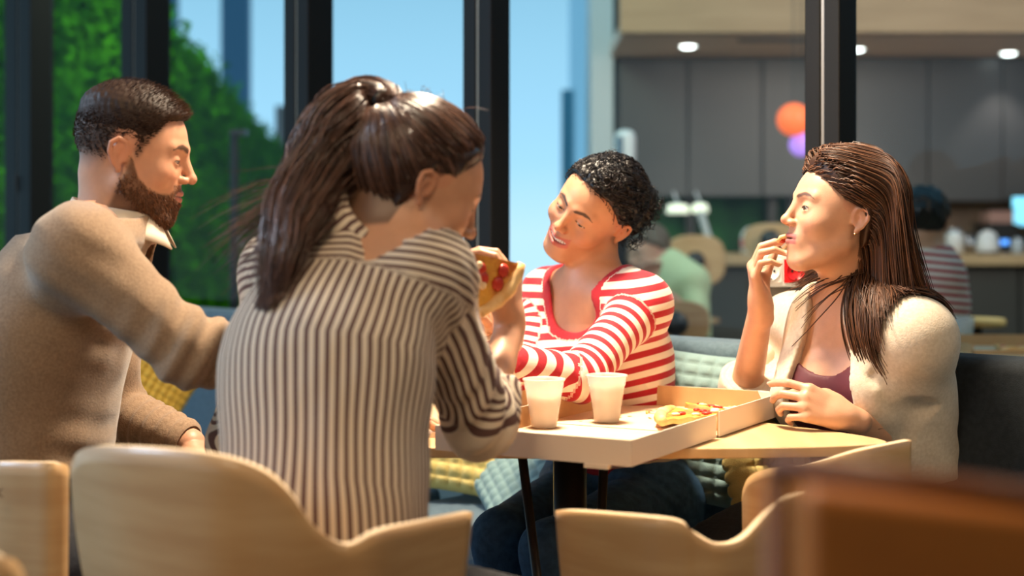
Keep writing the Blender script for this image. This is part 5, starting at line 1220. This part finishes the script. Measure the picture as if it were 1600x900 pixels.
    def disp(dd, X):
        w = folds(X, jj['elR']+np.array([.01, 0, .03]), nrm(jj['wrR']-jj['shR']), .007, .034, .09, 2)+folds(X, jj['shR']*.55+jj['waist']*.45, (1, .2, -.6), .003, .05, .10, 4)
        w += folds(X, jj['waist'], (1, .2, .15), .0025, .07, .2, 5)+folds(X, jj['shR']+np.array([.02, .03, -.03]), (.6, .5, .5), .004, .035, .08, 6)
        return dd-w-.003*nz(X, 30, 8)
    o, V = build_field('striped_shirt', Fn(sh, disp), bb[0]-.05, bb[1]+.05, .0055, BSTR, root)
    def tor(V):
        q = V-nb; z = q@B.up; x = q@B.side; y = q@B.ft
        seam = -.085-.9*x*x; js = [jj['pelvis'], jj['waist'], jj['chest'], nb]; zz = [(p-nb)@B.up for p in js]; y0 = np.interp(z, zz, [(p-nb)@B.ft for p in js]); x0 = np.interp(z, zz, [(p-nb)@B.side for p in js]); an = np.arctan2((x-x0)/.135, -(y-y0)/.095)
        return np.where((z > seam) & (y < .06), z*1.0, an*.125)
    su_attr(o, V, B, TT, dict(L=AL, R=AR), mode='around', tor=tor)
    # collar
    b = MB(); Un, Vn = 26, 6; x0 = nrm(np.cross(B.f, nk)); f0 = nrm(np.cross(nk, x0)); VV = []
    for i in range(Un):
        a = math.radians(-150+300*i/(Un-1))
        for k in range(Vn):
            t = k/(Vn-1); z, rr = ((.016+.060*t, .070) if t < .5 else (.046-.050*(t-.5)*2, .074+.034*(t-.5)*2)); VV.append(nb+nk*(z+.018)+rr*(-f0*math.cos(a)+x0*math.sin(a)))
    F = [(i*Vn+k, i*Vn+k+1, (i+1)*Vn+k+1, (i+1)*Vn+k) for i in range(Un-1) for k in range(Vn-1)]
    b.add(VV, F); oc = b.build('shirt_collar', BSTR, root, smooth=True); m = oc.modifiers.new('s', 'SOLIDIFY'); m.thickness = .003
    attr(oc, 'su', np.array([math.radians(-150+300*(i//Vn)/(Un-1))*.066 for i in range(Un*Vn)]), 'FLOAT')
    lb = bounds([jj[k+s] for k in ('hip', 'kn', 'an') for s in 'RL'], .17)
    build_field('trousers', Fn(plane_cut(B.legs(.004), jj['waist']-B.up*.06, B.up), lambda dd, X: dd-.003*nz(X, 40, 4)), lb[0], lb[1], .010, DARKJ, root)
    for k in 'RL': shoe(root, jj['an'+k], B.f, SHOE)
    return H, tR
HAIRP = hair_mat('dark_brown_hair', (.055, .028, .020), .28, .6, 3.6)
BSTR = stripe_mat('brown_stripes', (.11, .052, .045), (.68, .58, .46), .0118, .46)
pony = make_pony()
# ------------------------------------------------------------------ two people beyond the glass, the striped one modelled from a reflection
def far_person(label, j, f, hf, hup, ho, skin, cloth, hairm, stripes=False, long=False):
    root = empty('person', (j['pelvis'][0], j['pelvis'][1], 0)); tag(root, label, 'person')
    B = Body(j, f, 1.0); sitting_legs(B, kd=1); jj = B.j; H = Head(ho, hf, hup, .95, eye=0, skin=skin)
    nb = jj['neck']; neck = RC(H.w((0, -.03, -.05)), nb, .048, .054); tips = []; hs = []
    for k, rt in (('R', True), ('L', False)): h, t = hand(jj['wr'+k], nrm(jj['wr'+k]-jj['el'+k]), (0, .3, -1), [(.4, .4, .3)]*4, right=rt); hs.append(h)
    fld = U([H.node, (neck, .02), (B.torso(0), .03), B.arm('L'), B.arm('R')]+hs)
    lo, hi = bounds([v for k, v in jj.items() if k[:2] not in ('kn', 'an')]+[ho], .2); V, F = poly(fld, lo, hi, .0065)
    o = new_mesh('skin_body', V, F, SKIN); attr(o, 'Col', H.color(V)); adopt(o, root)
    def hm(L): y, z = L[:, 1], L[:, 2]; return ss(-.004, .008, z-np.interp(y, [-.11, -.03, .0, .03, .06, .1], [-.06, -.045, .02, .04, .07, .085]))
    cap = Fn(H.skull, lambda dd, X: dd+.003-(.018+.008*nz(X, 120, 3)+.004*nz(X, 260, 5))*hm(H.loc(X))); build_field('hair', cap, ho-.16, ho+.16, .005, hairm, root, keep=lambda X: hm(H.loc(X)) > .12)
    TT = B.torso(.014); AL = B.arm('L', .014, 1, .0); AR = B.arm('R', .014, 1, .0)
    if stripes: AL = B.arm('L', .012, 1, .9); AR = B.arm('R', .012, 1, .9)
    sh = Sub(U([TT, (AL, .02), (AR, .02)]), [(RC(nb-B.up*.02, nb+B.up*.2, .066, .08), .01)]); sh = plane_cut(sh, jj['pelvis'], (0, 0, -1))
    o, V = build_field('t_shirt' if not stripes else 'striped_top', sh, lo, hi, .009 if not stripes else .006, cloth, root)
    if stripes: su_attr(o, V, B, TT, dict(L=AL, R=AR))
    lb = bounds([jj[k+s] for k in ('hip', 'kn', 'an') for s in 'RL'], .17); build_field('trousers', plane_cut(B.legs(.004), jj['waist'], B.up), lb[0], lb[1], .014, DARKJ, root)
    for k in 'RL': shoe(root, jj['an'+k], B.f, SHOE)
d = 6.4
far_person('blurred person in pale green t-shirt beyond the glass, hand to face', dict(pelvis=P(1062, 560, d), waist=P(1060, 500, d), chest=P(1052, 455, d), neck=P(1032, 418, d), shR=P(1015, 435, d+.12), shL=P(1082, 440, d-.10), elR=P(1000, 500, d-.1), wrR=P(1010, 440, d-.25), elL=P(1092, 505, d-.2), wrL=P(1035, 455, d-.32)), (-.7, -.7, 0), (-.75, -.55, -.3), (0, 0, 1), P(1012, 392, d), (.68, .40, .28), mat('pale_green_cotton', (.50, .60, .36), .9), hair_mat('greyish_hair', (.16, .11, .07), .5))
d = 5.0
far_person('dark curly-haired figure with red striped shoulder, back turned, built for a reflection in the glass', dict(pelvis=P(1432, 590, d), waist=P(1434, 525, d), chest=P(1436, 470, d), neck=P(1446, 400, d), shR=P(1470, 432, d-.05), shL=P(1395, 432, d+.1), elR=P(1478, 500, d-.0), wrR=P(1500, 512, d+.22), elL=P(1390, 510, d+.2), wrL=P(1430, 520, d+.35)), (.35, .93, 0), (.45, .88, -.1), (0, 0, 1), P(1443, 345, d), (.66, .36, .22), REDS, HAIRK, True)
